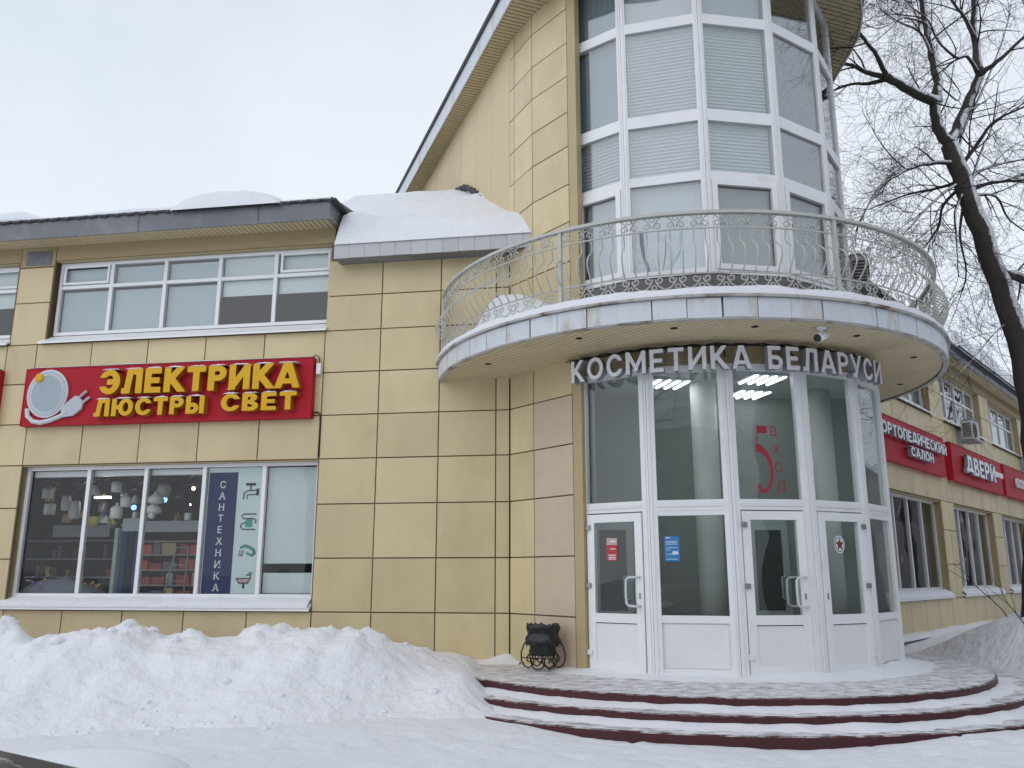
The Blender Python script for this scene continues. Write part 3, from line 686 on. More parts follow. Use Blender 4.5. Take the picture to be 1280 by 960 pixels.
# ---- upper glazed bay
mb = MB()
for k in range(6):
    a, b = UPV[k], UPV[k + 1]; F = frame(a, b - a); L = (b - a).length; m = .082
    mb = MB(); mb.box(.002, L - .002, .0, .2, 4.8, 5.84); part("parapet", mb, "concrete", bld, F)
    Z = [5.86, 7.485, 8.535, 10.275, 11.45]; hb = [.07, .075, .10, .09, .1]
    mb = MB()
    for x0, x1 in ((.004, m), (L - m, L - .004)): mb.box(x0, x1, 0, .10, 5.86, 11.45)
    for i, z in enumerate(Z):
        lo = z if i == 0 else z - hb[i]; hi = z + .10 if i == 0 else (z + hb[i] if i < 4 else z)
        mb.box(m, L - m, 0, .09, lo, hi)
    bay = part("glazed_bay", mb, "upvc", bld, F)
    for x0, x1 in ((.035, .055), (L - .055, L - .035)): ubox("mullion_bead", "upvc_dirty", bay, F, x0, x1, -.012, 0, 5.88, 11.4)
    for i in range(4):
        lo = Z[i] + hb[i]; hi = Z[i + 1] - hb[i + 1]
        if i == 0 and k in (0, 2, 3, 4):                   # balcony doors and casements have their own sash
            mb = MB(); x0, x1 = m + .004, L - m - .004; w_ = .085
            mb.box(x0, x0 + w_, -.02, .05, lo, hi); mb.box(x1 - w_, x1, -.02, .05, lo, hi); mb.box(x0 + w_, x1 - w_, -.02, .05, lo, lo + w_); mb.box(x0 + w_, x1 - w_, -.02, .05, hi - w_, hi)
            part("sash", mb, "upvc", bay, F); rx0, rx1, lo, hi = x0 + w_, x1 - w_, lo + w_, hi - w_
        else: rx0, rx1 = m, L - m
        ubox("pane", "glass_coated" if k >= 3 and i > 0 else "glass_up", bay, F, rx0, rx1, .04, .052, lo, hi)
        if k == 0 and i in (2, 3): ubox("blind", "blind_dim", bay, F, rx0, rx1, .16, .17, lo, hi)
        elif i in (1, 2) and k < 3:
            mb = MB(); z = lo
            while z < hi - .02: mb.add([(rx0, .13, z), (rx1, .13, z), (rx1, .16, z + .062), (rx0, .16, z + .062), (rx0, .13, z + .0625), (rx1, .13, z + .0625)], [(0, 1, 2, 3), (3, 2, 5, 4)]); z += .0625
            part("blind", mb, "blind" if k < 2 else "blind_pale", bay, F)
        elif i == 0 and k < 4: ubox("curtain", "blind" if k < 2 else "int_wall", bay, F, rx0, rx1, .16, .17, lo, hi)
        elif k < 3 : ubox("blind", "blind", bay, F, rx0, rx1, .16, .17, lo, hi)
upin = ngon(TUC, 2.7, R(-47), R(88), 20) + [(6.0, 23), (-2.0, 23), (0, 15)]
mb = MB().prism(upin, 5.6, 5.7); part("floor", mb, "int_floor", bld)
mb = MB(); mb.box(.6, 6.1, 16.8, 16.9, 5.7, 11.5); part("partition", mb, "int_wall", bld)
tag(part("desk_lamp", MB().lathe([(.001, 0), (.06, .02), (.07, .06), (.05, .10), (.001, .12)], 12, (2.05, 12.72, 9.72)), "lamp_warm", smooth=True), "small warm lamp glowing behind the glass of the tower's upper window", "lamp")

# ---- balcony slab, fascia panels, soffit
BC = Vector((3.06, 15.05)); BA0, BA1 = R(-81.5), R(123)
arc = [pol(BC, 4.33, BA0 + (BA1 - BA0) * k / 60) for k in range(61)]
slatted("soffit", arc, 4.70, (math.sin(R(-34)), math.cos(R(-34))), .10, "soffit", bld)
mb = MB().prism([(p.x, p.y) for p in arc], 4.74, 5.0); slab = part("balcony_slab", mb, "concrete", bld)
mb = MB()
for k in range(74):
    a, b = BA0 + (BA1 - BA0) * k / 74, BA0 + (BA1 - BA0) * (k + 1) / 74
    for r0, r1, z0, z1 in ((4.32, 4.395, 4.675, 4.70), (4.31, 4.45, 4.975, 5.01)):
        p = [pol(BC, r0, a), pol(BC, r1, a), pol(BC, r1, b), pol(BC, r0, b)]; mb.prism([(q.x, q.y) for q in p], z0, z1)
    p = [pol(BC, 4.31, a), pol(BC, 4.335, a), pol(BC, 4.335, b), pol(BC, 4.31, b)]; mb.prism([(q.x, q.y) for q in p], 4.70, 4.975)
part("balcony_rim", mb, "rim", slab)
da = R(6.0); mb = MB(); g = R(.09)
for j in range(3):
    a, b = g + (da - 2 * g) * j / 3, g + (da - 2 * g) * (j + 1) / 3
    p = [pol((0, 0), 4.345, a), pol((0, 0), 4.405, a), pol((0, 0), 4.405, b), pol((0, 0), 4.345, b)]; mb.prism([(q.x, q.y) for q in p], 4.695, 4.968)
fpm = mb.mesh("fascia_panel"); fpm.materials.append(MATS["fascia_white"])
for k in range(34):
    link("fascia_panel", fpm, None, slab, Matrix.Translation((BC.x, BC.y, random.uniform(-.004, .004))) @ Matrix.Rotation(BA0 + da * k, 4, 'Z') @ Matrix.Rotation(R(random.uniform(-.12, .12)), 4, 'Y'))
for a, r in ((-62, 3.9), (-32, 3.95), (4, 3.95), (28, 3.95), (55, 3.95), (85, 3.9), (-12, 3.95)):
    p = pol(BC, r, R(a)); part("downlight", MB().lathe([(.03, -.008), (.048, -.008), (.048, .0)], 14, (p.x, p.y, 4.70)), "ink", slab)

# ------------------------------------------------------------------ entrance steps
st = thing("entrance_steps", (C.x, C.y, GROUND), "three curved dark red steps under thin snow before the glazed entrance", "steps")
def disc_step(r, z0, z1, n=120):
    mb = MB(); P = []
    for rr in (.05, r * .6, r - .9, r - .45, r - .15, r - .03, r): P.append([(C.x + rr * math.sin(2 * math.pi * k / n), C.y - rr * math.cos(2 * math.pi * k / n), z1 if rr < r else z1 - .012) for k in range(n + 1)])
    P.append([(C.x + (r - .012) * math.sin(2 * math.pi * k / n), C.y - (r - .012) * math.cos(2 * math.pi * k / n), z0) for k in range(n + 1)])
    mb.grid(P); return mb
for r, z0, z1 in ((4.27, -.30, 0), (4.74, -.4, -.125), (5.22, -.6, -.245)): part("step", disc_step(r, z0, z1), "tread", st, None, False)
# windblown snow lying on the treads, thickest against each riser
def tread_snow(r0, r1, z, thick, seed):
    mb = MB(); n = 260; rows = []
    for j in range(9):
        f = j / 8; row = []
        for k in range(n + 1):
            a = R(-80) + R(190) * k / n; rr = r0 + (r1 - r0) * f
            x, y = C.x + rr * math.sin(a), C.y - rr * math.cos(a)
            h = thick * (1 - f) ** 1.6 + .018 * (fbm(x * 1.6 + seed, y * 1.6, 1.6, 4)) - .006 - .012 * f
            row.append((x, y, z + h))
        rows.append(row)
    mb.grid(rows); return mb
stuff("step_snow", tread_snow(4.26, 4.69, -.125, .045, 3), "snow")
stuff("step_snow", tread_snow(4.73, 5.17, -.245, .05, 8), "snow")
# drift at the doors
mb = MB(); rows = []
for j in range(8):
    row = []
    for k in range(161):
        a = R(-52) + R(130) * k / 160; rr = 3.06 + .55 * j / 7; x, y = TLC.x + rr * math.sin(a), TLC.y - rr * math.cos(a)
        amt = .05 + .05 * max(0, math.sin(a * 1.3 + .2)) + .05 * fbm(x, y, .9, 3)
        row.append((x, y, max(-.02, amt) * (1 - j / 7) ** 1.5 + .008 * fbm(x, y, 3, 2) - .006 * j / 7))
    rows.append(row)
mb.grid(rows); stuff("door_drift", mb, "snow")
mb = MB(); rows = []
for j in range(7):
    row = []
    for k in range(60):
        s = -1.9 + 2.1 * k / 59; h = (.09 * math.exp(-((s + .05) / .2) ** 2) + .04 + .03 * fbm(s * 3, 1, 1, 3)) * (1 - j / 6) ** 1.5 - .01 * j / 6
        p = FL @ Vector((s, .0 - .5 * j / 6, h)); row.append(tuple(p))
    rows.append(row)
mb.grid(rows); stuff("wall_drift", mb, "snow")

# ------------------------------------------------------------------ snow banks and roof snow
def bank_left(x, y):
    front = 9.15 + .9 * smooth01((x + 6) / 5) + .22 * fbm(x, 3, .8, 2); back = 13.3 + .1 * x * -1
    if x > -2.2: front += 1.2 * smooth01((x + 2.2) / 1.7)
    crest_h = .80 + .13 * fbm(x * 1.5, 1, .8, 3); crest = front + 2.3 - .5 * smooth01((x + 3) / 2.5)
    f = smooth01((y - front) / (crest - front)) ** .8 if y < crest else 1 - .5 * smooth01((y - crest) / 1.6)
    end = smooth01((-.45 - x + .25 * fbm(y, 2, .9, 2)) / 1.9) ** .75
    cl = fbm(x, y, 1.25, 5) - .9 * abs(fbm(x * .8 + 3, y * 1.4, 1.1, 3)) + .25; lump = max(0, fbm(x + 31, y + 7, 1.9, 3)) 
    near = math.exp(-((y - crest) / .55) ** 2)
    dr = .42 * smooth01((.12 - x + .12 * fbm(x, y, 1.1, 2)) / .85) * smooth01((y - 10.3 - .25 * fbm(x, 4, 1, 2)) / 1.1)
    return max(dr, 0) * (1 + .1 * fbm(x, y, 1.5, 3)) * (.3 + .7 * (1 - end)) + (crest_h * f + .085 * cl * min(1, f * 2.2) + .27 * lump * near + .05 * max(0, fbm(x, y, 3.2, 2)) * near) * end
mb = MB(); rows = []
for j in range(96):
    y = 8.7 + 5.6 * j / 95; row = []
    for k in range(280):
        x = -15 + 15.6 * k / 279; h = bank_left(x, y); row.append((x, y, ground_h(x, y) + (h if h > .004 else -.03)))
    rows.append(row)
mb.grid(rows); lb = part("snow_bank", mb, "snow_bank", smooth=True)
tag(lb, "long shovelled snow bank in front of the left wing's wall", "snow bank")
random.seed(41); mb = MB()
def clod(mb, x, y, z, r):
    seg = 7; rows = []
    for j in range(5):
        ph = math.pi * (.06 + .88 * j / 4); rows.append([(x + r * math.sin(ph) * math.cos(2 * math.pi * k / seg) * (1 + .35 * noise.noise(Vector((k % seg, j, r * 90)))), y + r * math.sin(ph) * math.sin(2 * math.pi * k / seg) * (1 + .35 * noise.noise(Vector((j, k % seg, r * 70)))), z - r * .75 * math.cos(ph)) for k in range(seg + 1)])
    mb.grid(rows)
for i in range(260):
    x = random.uniform(-12.5, -.9); front = 9.15 + .9 * smooth01((x + 6) / 5) + (1.2 * smooth01((x + 2.2) / 1.7) if x > -2.2 else 0); m = random.random()
    y = front + (2.3 - .5 * smooth01((x + 3) / 2.5)) + random.gauss(.1, .3) if m < .62 else front + abs(random.gauss(0, .5)) - .15
    r = min(.10, .018 * math.exp(random.gauss(.3, .6))); clod(mb, x, y, ground_h(x, y) + bank_left(x, y) - r * .1, r)
stuff("snow_clods", mb, "snow_bank")
def bank_right(x, y):
    d = math.hypot(x - C.x, y - C.y); edge = smooth01((d - 4.25) / 1.5)
    crest = max(0, min(1.6, (x - 6.5) * .37)) ; yc = 15.4
    prof = smooth01((y - 9.6) / (yc - 9.6)) if y < yc else 1 - .85 * smooth01((y - yc) / 2.6)
    if x > 9.5: prof = max(prof, smooth01((x - 9.5) / 3) * smooth01((y - 9.6) / 4.5) * .9 * (1 - smooth01((y - 15.8) / 3.0)))
    wob = .09 * fbm(x, y, .55, 3) + .05 * fbm(x + 5, y, 1.8, 3)
    return (crest * prof * (1 + wob) + .09 * fbm(x, y, .8, 4) * prof + .10 * smooth01((x - 7.4) / 1.5)) * edge
mb = MB(); rows = []
for j in range(110):
    y = 9.5 + 16 * j / 109; row = []
    for k in range(130):
        x = 5.2 + 15 * k / 129; h = bank_right(x, y)
        q = FR.inverted() @ Vector((x, y, 0))
        row.append((x, y, ground_h(x, y) + (h if h > .01 else -.05)))
    rows.append(row)
mb.grid(rows); rb = part("snow_bank", mb, "snow_bank", smooth=True)
tag(rb, "tall sloping snow bank beside the steps, around the tree's trunk", "snow bank")

def roof_snow(F, s0, s1, n, hf, y0, depth, z0, slope=0.2, over=.06):
    mb = MB(); rows = []
    for k in range(n + 1):
        s = s0 + (s1 - s0) * k / n; h = max(.012, hf(s)); row = []
        for i in range(9):
            t = i / 8 * math.pi * .5; row.append(tuple(F @ Vector((s, y0 - over + (over + .25 * min(1, h * 3)) * (1 - math.cos(t)), z0 + h * math.sin(t)))))
        row.append(tuple(F @ Vector((s, y0 + depth, z0 + h + depth * slope)))); row.insert(0, tuple(F @ Vector((s, y0 + .1, z0 - .005)))); rows.append(row)
    mb.grid(rows); return mb
def bump_(s, a, b, h, e=.25): return h * smooth01((s - a) / e) * smooth01((b - s) / e)
stuff("roof_snow", roof_snow(FL, -15.9, -3.2, 240, lambda s: .05 + .035 * fbm(s, 0, 1.2, 3) + bump_(s, -12.5, -8.9, .24, .9) + bump_(s, -8.3, -4.6, .06, .5), -.50, 5, 8.045, .19), "snow_roof")
def lump(F, s0, s1, y0, y1, z0, h, seed, n=46, m=22, over=.0):
    mb = MB(); rows = []
    for i in range(m + 1):
        v = -1 + 2 * i / m; row = []
        for k in range(n + 1):
            u = -1 + 2 * k / n; q = max(0, 1 - abs(u) ** 3.2) * max(0, 1 - abs(v) ** 3.2); hh = q ** .42
            s = (s0 + s1) / 2 + (s1 - s0) / 2 * u; y = (y0 + y1) / 2 + (y1 - y0) / 2 * v
            wob = 1 + .16 * fbm(s + seed, y + seed, 1.0, 3)
            row.append(tuple(F @ Vector((s + .05 * fbm(y, s + seed, 1.6, 2), y, z0 + h * hh * wob * (1 - .35 * max(0, u) ** 2)))))
        rows.append(row)
    mb.grid(rows); return mb
stuff("snow_heap", lump(FL, -6.30, -4.15, -.64, 1.6, 7.99, .56, 2.2), "snow_roof")
stuff("snow_heap", lump(FL, -8.1, -5.6, -.52, 1.4, 8.0, .27, 6.1), "snow_roof")
stuff("roof_snow", roof_snow(FR, -6, 34, 300, lambda s: .07 + .05 * fbm(s, 4, 1.1, 3), -.43, 4.5, 8.0, .19), "snow_roof")
for i, (a, b, h) in enumerate(((6.2, 9.2, .80), (9.1, 12.7, .95), (12.6, 15.8, .80), (15.9, 18.5, .45), (20, 24, .4))):
    stuff("snow_heap", lump(FR, a, b, -.58, 1.2, 7.97, h, 4.3 * i + 1), "snow_roof")
# low roof snow slab
mb = MB(); rows = []
for i in range(30):
    v = i / 29; row = []
    for k in range(60):
        u = k / 59; sl_ = -3.16 - 1.0 * smooth01((v - .30) / .2); s = sl_ + (.56 - sl_) * u; y = -.40 + 3.65 * v; base = 7.23 + (y + .36) * .667
        th = .07 + .22 * smooth01(v * 9) + .03 * fbm(s, y, 1.2, 3) + .42 * math.exp(-((u - .05) / .13) ** 2) * smooth01((.30 - v) / .3) * smooth01(v * 6) + .12 * math.exp(-((u - .70) / .08) ** 2 - ((v - .62) / .12) ** 2)
        row.append(tuple(FL @ Vector((s, y, base + th * (1 if v > 0 else .0)))))
    rows.append(row)
mb.grid(rows); stuff("roof_snow", mb, "snow_roof")
# balcony edge snow
mb = MB(); rows = []
for k in range(301):
    a = BA0 + (BA1 - BA0) * k / 300; d = math.degrees(a)
    h = .15 + .05 * fbm(d * .12, 1, 1, 3) + .06 * smooth01((d - 60) / 40); w0 = .03 * fbm(d * .25, 7, 1, 3); row = []
    h += .42 * math.exp(-((d + 68) / 9) ** 2) * 0
    for i in range(9):
        t = i / 8 * math.pi; row.append((*pol(BC, 4.22 + .215 * math.cos(t) + w0 * .4, a), 5.012 + h * math.sin(t) ** .6))
    rows.append(row)
mb.grid(rows); stuff("balcony_snow", mb, "snow_roof")
mb = MB(); rows = []
for k in range(60):
    d = -80 + 55 * k / 59; row = []
    for i in range(14):
        r = 4.2 - 1.3 * i / 13; prof = math.exp(-((d + 62) / 10) ** 2) * .75 + .30 * math.exp(-((d + 45) / 11) ** 2)
        row.append((*pol(BC, r, R(d)), 5.03 + .10 + prof * smooth01(i / 5) * (1 + .12 * fbm(d * .1, r * 2, 1, 3))))
    rows.append(row)
mb.grid(rows); stuff("balcony_snow", mb, "snow_roof")

# ------------------------------------------------------------------ balcony railing
rl = thing("balcony_railing", (BC.x, BC.y, 5.03), "curved grey wrought iron railing with bellied bars and scroll friezes around the balcony", "railing")
def ring(r, z, rad, name, sides=6, n=150, flat=None):
    mb = MB()
    pts = [(*pol(BC, r, BA0 + R(1) + (BA1 - BA0 - R(2)) * k / n), z) for k in range(n + 1)]
    if flat:
        rows = []
        for k in range(n + 1):
            a = BA0 + R(1) + (BA1 - BA0 - R(2)) * k / n
            rows.append([(*pol(BC, r + dr, a), z + dz) for dr, dz in ((-flat[0], -flat[1]), (flat[0], -flat[1]), (flat[0] * 1.0, flat[1] * .6), (flat[0] * .5, flat[1]), (-flat[0] * .5, flat[1]), (-flat[0], flat[1] * .6), (-flat[0], -flat[1]))])
        mb.grid(rows)
    else: mb.tube(pts, rad, sides)
    part(name, mb, "rail_paint", rl, None, not flat)
RRAIL = 4.33
ring(RRAIL, 6.222, .03, "handrail", flat=(.040, .026)); ring(RRAIL, 5.992, .0125, "frieze_bar"); ring(RRAIL, 5.345, .0125, "frieze_bar"); ring(RRAIL, 5.125, .012, "bottom_bar")
NB = 96
def bal_prof(t):      # outward belly of a bar, t from bottom to top
    return .165 * math.sin(math.pi * min(1, t / .78)) ** 1.3 * (1 - .15 * t) - .045 * math.sin(math.pi * max(0, (t - .55) / .45)) if t < 1 else 0
mb = MB().tube([(0, -(RRAIL + bal_prof(t / 14)), 5.345 + .647 * t / 14) for t in range(15)], .0112, 5); bm_ = mb.mesh("baluster", True); bm_.materials.append(MATS["rail_paint"])
def spiral(cx, cz, r0, r1, a0, turns, n=16):
    return [(cx + (r0 + (r1 - r0) * k / n) * math.cos(a0 + turns * 2 * math.pi * k / n), 0, cz + (r0 + (r1 - r0) * k / n) * math.sin(a0 + turns * 2 * math.pi * k / n)) for k in range(n + 1)]
per = (BA1 - BA0 - R(2)) * RRAIL / (NB / 2); hw = per / 2
def scroll_mesh(h):
    mb = MB()
    for sg in (-1, 1):
        sp = spiral(hw * .46, h * .30, h * .27, h * .07, R(200), -1.15)
        pts = [(hw * .06, 0, h * .94), (hw * .30, 0, h * .93), (hw * .20, 0, h * .62)] if False else [(hw * .98, 0, h * .95), (hw * .70, 0, h * .88), (hw * .42, 0, h * .72), (hw * .20, 0, h * .48)]
        mb.tube([(sg * p[0], RR0, p[2]) for p in pts + sp], .0100, 4)
    mb.tube([(p[0], RR0, p[2]) for p in spiral(0, h * .80, h * .15, h * .15, 0, 1, 12)], .009, 4)
    return mb
RR0 = -RRAIL
sc_top = scroll_mesh(.215).mesh("scroll", True); sc_top.materials.append(MATS["rail_paint"])
sc_bot = scroll_mesh(.212).mesh("scroll", True); sc_bot.materials.append(MATS["rail_paint"])
for k in range(NB):
    a = BA0 + R(1) + (BA1 - BA0 - R(2)) * (k + .5) / NB
    link("baluster", bm_, None, rl, Matrix.Translation((BC.x, BC.y, 0)) @ Matrix.Rotation(a, 4, 'Z'))
for k in range(NB // 2):
    a = BA0 + R(1) + (BA1 - BA0 - R(2)) * (k + .5) / (NB / 2); T = Matrix.Translation((BC.x, BC.y, 0)) @ Matrix.Rotation(a, 4, 'Z')
    link("scroll", sc_top, None, rl, Matrix.Translation((0, 0, 5.989)) @ T)
    link("scroll", sc_bot, None, rl, Matrix.Translation((0, 0, 5.342)) @ T @ Matrix.Diagonal((1, 1, -1, 1)))
for a in (-80, -33.1, 19.1, 70, 121):
    p = pol(BC, RRAIL, R(a)); F = Matrix.Translation((p.x, p.y, 0)) @ Matrix.Rotation(R(a), 4, 'Z'); ubox("post", "rail_paint", rl, F, -.026, .026, -.026, .026, 5.03, 6.20)

# ------------------------------------------------------------------ signs
def sign_letters(parent, F, text, x, z, h, width, y, d, t, mface, mside, gap=.12, snowcap=True):
    """Block letters in a wall frame: fitted between x and x + width, height h, half depth d."""
    gl = [letter_mesh(c, t, d, mface, mside) if c != ' ' else (None, .5) for c in text]
    tot = sum(g[1] + gap for g in gl) - gap; sx = width / tot; cx = x
    for me, wd in gl:
        if me:
            o = link("letter", me, None, parent, F @ Matrix(((sx, 0, 0, cx), (0, 0, -1, y), (0, h, 0, z), (0, 0, 0, 1))))
            if snowcap:
                mb = MB(); wx = wd * sx
                pr = [((.06 + .88 * k / 8) * wx, math.sin(math.pi * (k + .15) / 8.3) ** .5 * random.uniform(.018, .034)) for k in range(9)]
                mb.grid([[(cx + px, y + yy, z + h + .002 + hh * q) for px, hh in pr] for yy, q in ((-d - .004, 0), (-d * .8, 1), (d * .6, 1.1), (d * 1.5, .3))]); part("snow_cap", mb, "snow_roof", o, F, True)
        cx += (wd + gap) * sx
def board(name, F, s0, s1, z0, z1, label, material="sign_red", depth=.14, y=-.004):
    p = F @ Vector(((s0 + s1) / 2, -.1, z0)); t = thing(name, p, label, "shop sign", None)
    mb = MB(); mb.box(s0, s1, y - depth, y - .004, z0, z1); part("board", mb, material, t, F)
    mb = MB(); mb.box(s0 - .012, s1 + .012, y - depth - .008, y - .002, z1 + .0005, z1 + .018); mb.box(s0 - .012, s0 - .001, y - depth - .008, y - .002, z0, z1); mb.box(s1 + .001, s1 + .012, y - depth - .008, y - .002, z0, z1); part("board_edge", mb, material, t, F)
    rows = []; mb = MB()
    for k in range(80):
        s = s0 + (s1 - s0) * k / 79; h = .035 + .02 * fbm(s, z0, 2, 3)
        rows.append([(s, y - depth - .008 + depth * i / 5 * .98, z1 + .019 + h * math.sin(math.pi * (i + .6) / 6)) for i in range(6)])
    mb.grid(rows); sn = part("snow_cap", mb, "snow_roof", t, F, True)
    return t
sg = board("shop_sign", FL, -9.25, -3.55, 4.08, 5.16, "long red shop sign with raised yellow letters ЭЛЕКТРИКА ЛЮСТРЫ СВЕТ above the lamp shop window")
YL = -.20
sign_letters(sg, FL, "ЭЛЕКТРИКА", -7.60, 4.60, .46, 3.86, YL - .02, .075, .25, "letter_yellow", "letter_side", gap=.10)
sign_letters(sg, FL, "ЛЮСТРЫ", -7.66, 4.19, .32, 2.16, YL - .02, .07, .24, "letter_yellow", "letter_side", gap=.12)
sign_letters(sg, FL, "СВЕТ", -5.18, 4.21, .32, 1.42, YL - .02, .07, .24, "letter_yellow", "letter_side", gap=.12)
def ell(cx, cz, rx, rz, n=40): return [(cx + rx * math.cos(2 * math.pi * k / n), cz + rz * math.sin(2 * math.pi * k / n)) for k in range(n)]
FLZ = FL @ Matrix(((1, 0, 0, 0), (0, 0, -1, 0), (0, 1, 0, 0), (0, 0, 0, 1)))      # polygon drawn in the sign's plane: x along, y up, z towards the street
em = part("emblem_disc", MB().prism(ell(-8.74, 4.68, .42, .46), .150, .185), "emblem_white", sg, FLZ)
part("emblem_ring", MB().prism(ell(-8.74, 4.68, .385, .425), .186, .195), "emblem_tone", em, FLZ)
part("emblem_ring", MB().prism(ell(-8.74, 4.68, .335, .375), .196, .202), "emblem_white", em, FLZ)
part("emblem_field", MB().prism(ell(-8.74, 4.68, .312, .352), .203, .207), "emblem_grey", em, FLZ)
part("bulb_disc", MB().lathe([(.085, .15), (.085, .225), (.06, .24)], 18, (-8.92, 4.98, 0)), "letter_yellow", sg, FLZ)
part("cable", MB().tube([(-9.12, 4.40, .17), (-9.10, 4.26, .17), (-8.98, 4.16, .17), (-8.82, 4.13, .17), (-8.62, 4.17, .17), (-8.42, 4.24, .17), (-8.28, 4.33, .17)], .045, 8), "emblem_white", sg, FLZ, True)
pc = MB().prism([(-8.36, 4.22), (-8.16, 4.24), (-8.00, 4.36), (-7.97, 4.48), (-8.06, 4.60), (-8.14, 4.62), (-8.30, 4.50), (-8.42, 4.38)], .152, .20)
for q in ((-8.05, 4.60, -7.93, 4.70), (-7.98, 4.49, -7.86, 4.58)): pc.tube([(q[0], q[1], .18), (q[2], q[3], .18)], .026, 8)
part("plug", pc, "emblem_tone", sg, FLZ)
# supply cable and junction box at the sign's right end
jb = thing("junction_box", FL @ Vector((-3.46, -.1, 4.98)), "small white junction box with looping cable beside the red sign's upper corner", "junction box")
mb = MB(); mb.box(-3.50, -3.42, -.10, -.01, 4.88, 5.08); part("casing", mb, "upvc", jb, FL)
part("cable", MB().tube([(-3.60, -.12, 5.18), (-3.54, -.06, 5.24), (-3.47, -.05, 5.20), (-3.46, -.05, 5.08)], .010, 5), "cable", jb, FL, True)
part("cable", MB().tube([(-3.54, -.05, 4.19), (-3.45, -.03, 4.19), (-3.41, -.02, 4.16), (-3.405, -.02, 3.9), (-3.41, -.02, 3.38)], .013, 5), "cable", jb, FL, True)
board("shop_sign", FL, -15.5, -9.85, 4.08, 5.16, "red shop sign whose end just shows at the photo's left edge")
# right wing signs
s1 = board("shop_sign", FR, -1.2, 4.92, 4.0, 5.06, "red sign with white letters ОРТОПЕДИЧЕСКИЙ САЛОН beside the tower")
sign_letters(s1, FR, "ОРТОПЕДИЧЕСКИЙ", -.75, 4.56, .27, 5.35, -.24, .05, .19, "letter_white", "letter_cap")
sign_letters(s1, FR, "САЛОН", 1.35, 4.22, .23, 1.9, -.24, .05, .19, "letter_white", "letter_cap")
s2 = board("shop_sign", FR, 5.55, 11.8, 3.98, 5.03, "red sign with large snow-caked white letters ДВЕРИ, second sign from the tower", depth=.17)
sign_letters(s2, FR, "ДВЕРИ", 6.55, 4.26, .52, 3.6, -.27, .05, .20, "letter_white", "letter_cap")
for k in range(6): ubox("letter", "letter_white", s2, FR, 10.25 + .22 * k, 10.41 + .22 * k, -.27, -.18, 4.50, 4.66)
s3 = board("shop_sign", FR, 12.2, 18.4, 4.0, 5.05, "red sign farthest along the right wing, partly behind the tree", depth=.17)
for k in range(6):
    part("letter", MB().lathe([(.10, -.04), (.17, -.04), (.17, .04), (.10, .04)], 14, caps=False), "letter_white", s3, FR @ Matrix.Translation((13.9 + .55 * k, -.24, 4.55)) @ Matrix.Rotation(R(90), 4, 'X'))
# letters on the tower
ts = thing("letter_sign", (TLC.x, TLC.y - 3.3, 4.3), "white channel letters КОСМЕТИКА БЕЛАРУСИ curving around the tower above the entrance", "letter sign")
txt = "КОСМЕТИКА БЕЛАРУСИ"; RL = 3.31; a0, a1 = R(-45.2), R(46)
gl = [letter_mesh(c, .185, .06, "letter_white", "letter_cap") if c != ' ' else None for c in txt]; H_ = .345; sx = H_ * .92
tot = sum((g[1] if g else .42) for g in gl); gp = ((a1 - a0) * RL - tot * sx) / (len(txt) - 1); pos = 0
for c, g in zip(txt, gl):
    wd = (g[1] if g else .42) * sx
    if g:
        a = a0 + (pos + wd / 2) / RL; p = pol(TLC, RL, a)
        link("letter", g[0], None, ts, Matrix.Translation((p.x, p.y, 4.25)) @ Matrix.Rotation(a, 4, 'Z') @ Matrix(((sx, 0, 0, -wd / 2), (0, 0, -1, 0), (0, H_, 0, 0), (0, 0, 0, 1))))
    pos += wd + gp
mb = MB(); mb.tube([(*pol(TLC, 3.22, R(-48 + 97 * k / 40)), 4.64) for k in range(41)], .016, 6)
for d in (-44, -24, -4, 14, 30, 44): mb.tube([(*pol(TLC, 3.20, R(d)), 4.68), (*pol(TLC, 3.22, R(d)), 4.56), (*pol(TLC, 3.27, R(d)), 4.46)], .012, 5)
part("mounting_rail", mb, "ink", ts, None, True)
mb = MB(); mb.tube([(*pol(TLC, 3.20 + .02 * math.sin(k), R(-50 + 99 * k / 60)), 4.665 + .012 * math.sin(k * 1.7)) for k in range(61)], .009, 5); part("cable", mb, "cable", ts, None, True)

# banner in the shop window
bn = thing("window_banner", FL @ Vector((-5.0, .2, 1.05)), "tall navy and pale banner reading САНТЕХНИКА with four plumbing pictograms in the shop window", "banner")
ubox("field", "banner_pale", bn, FL, -5.57, -4.52, .205, .213, 1.05, 3.27); ubox("stripe", "navy", bn, FL, -5.55, -5.0, .199, .2045, 1.05, 3.18)
for i, c in enumerate("САНТЕХНИКА"):
    me, wd = glyph(c, 0.002, .004); 
    if not me.materials: me.materials.append(MATS["ink_white"])
    h = .125; zz = 2.90 - i * .2005
    link("letter", me, None, bn, FL @ Matrix(((h / CAP, 0, 0, -5.275 - wd * h / CAP / 2), (0, 0, -1, .197), (0, h / CAP, 0, zz), (0, 0, 0, 1))))
    for q in (-1, 1): ubox("serif", "ink_white", bn, FL, -5.275 + q * wd * h / CAP * .42 - .022, -5.275 + q * wd * h / CAP * .42 + .022, .1945, .197, zz - .002, zz + .010) if c in "АНИКХ" else None
def icon(z, tubes, polys):
    t = None
    for pts, r, m in tubes: part("pictogram", MB().tube([(-4.74 + x, .20, z + y) for x, y in pts], r, 5), m, bn, FL, True)
    for pl, m in polys: part("pictogram", MB().prism([(-4.74 + x, z + y) for x, y in pl], -.204, -.198), m, bn, FLZ)
icon(2.83, [([(-.13, -.14), (-.12, -.02), (-.04, .02), (.14, .02)], .010, "ink"), ([(-.06, -.14), (-.06, -.06), (.14, -.05)], .010, "ink"), ([(0, .02), (0, .11)], .012, "ink"), ([(-.09, .13), (.09, .13)], .022, "ink")], [([(.11, -.07), (.16, -.07), (.16, .05), (.11, .05)], "ink")])
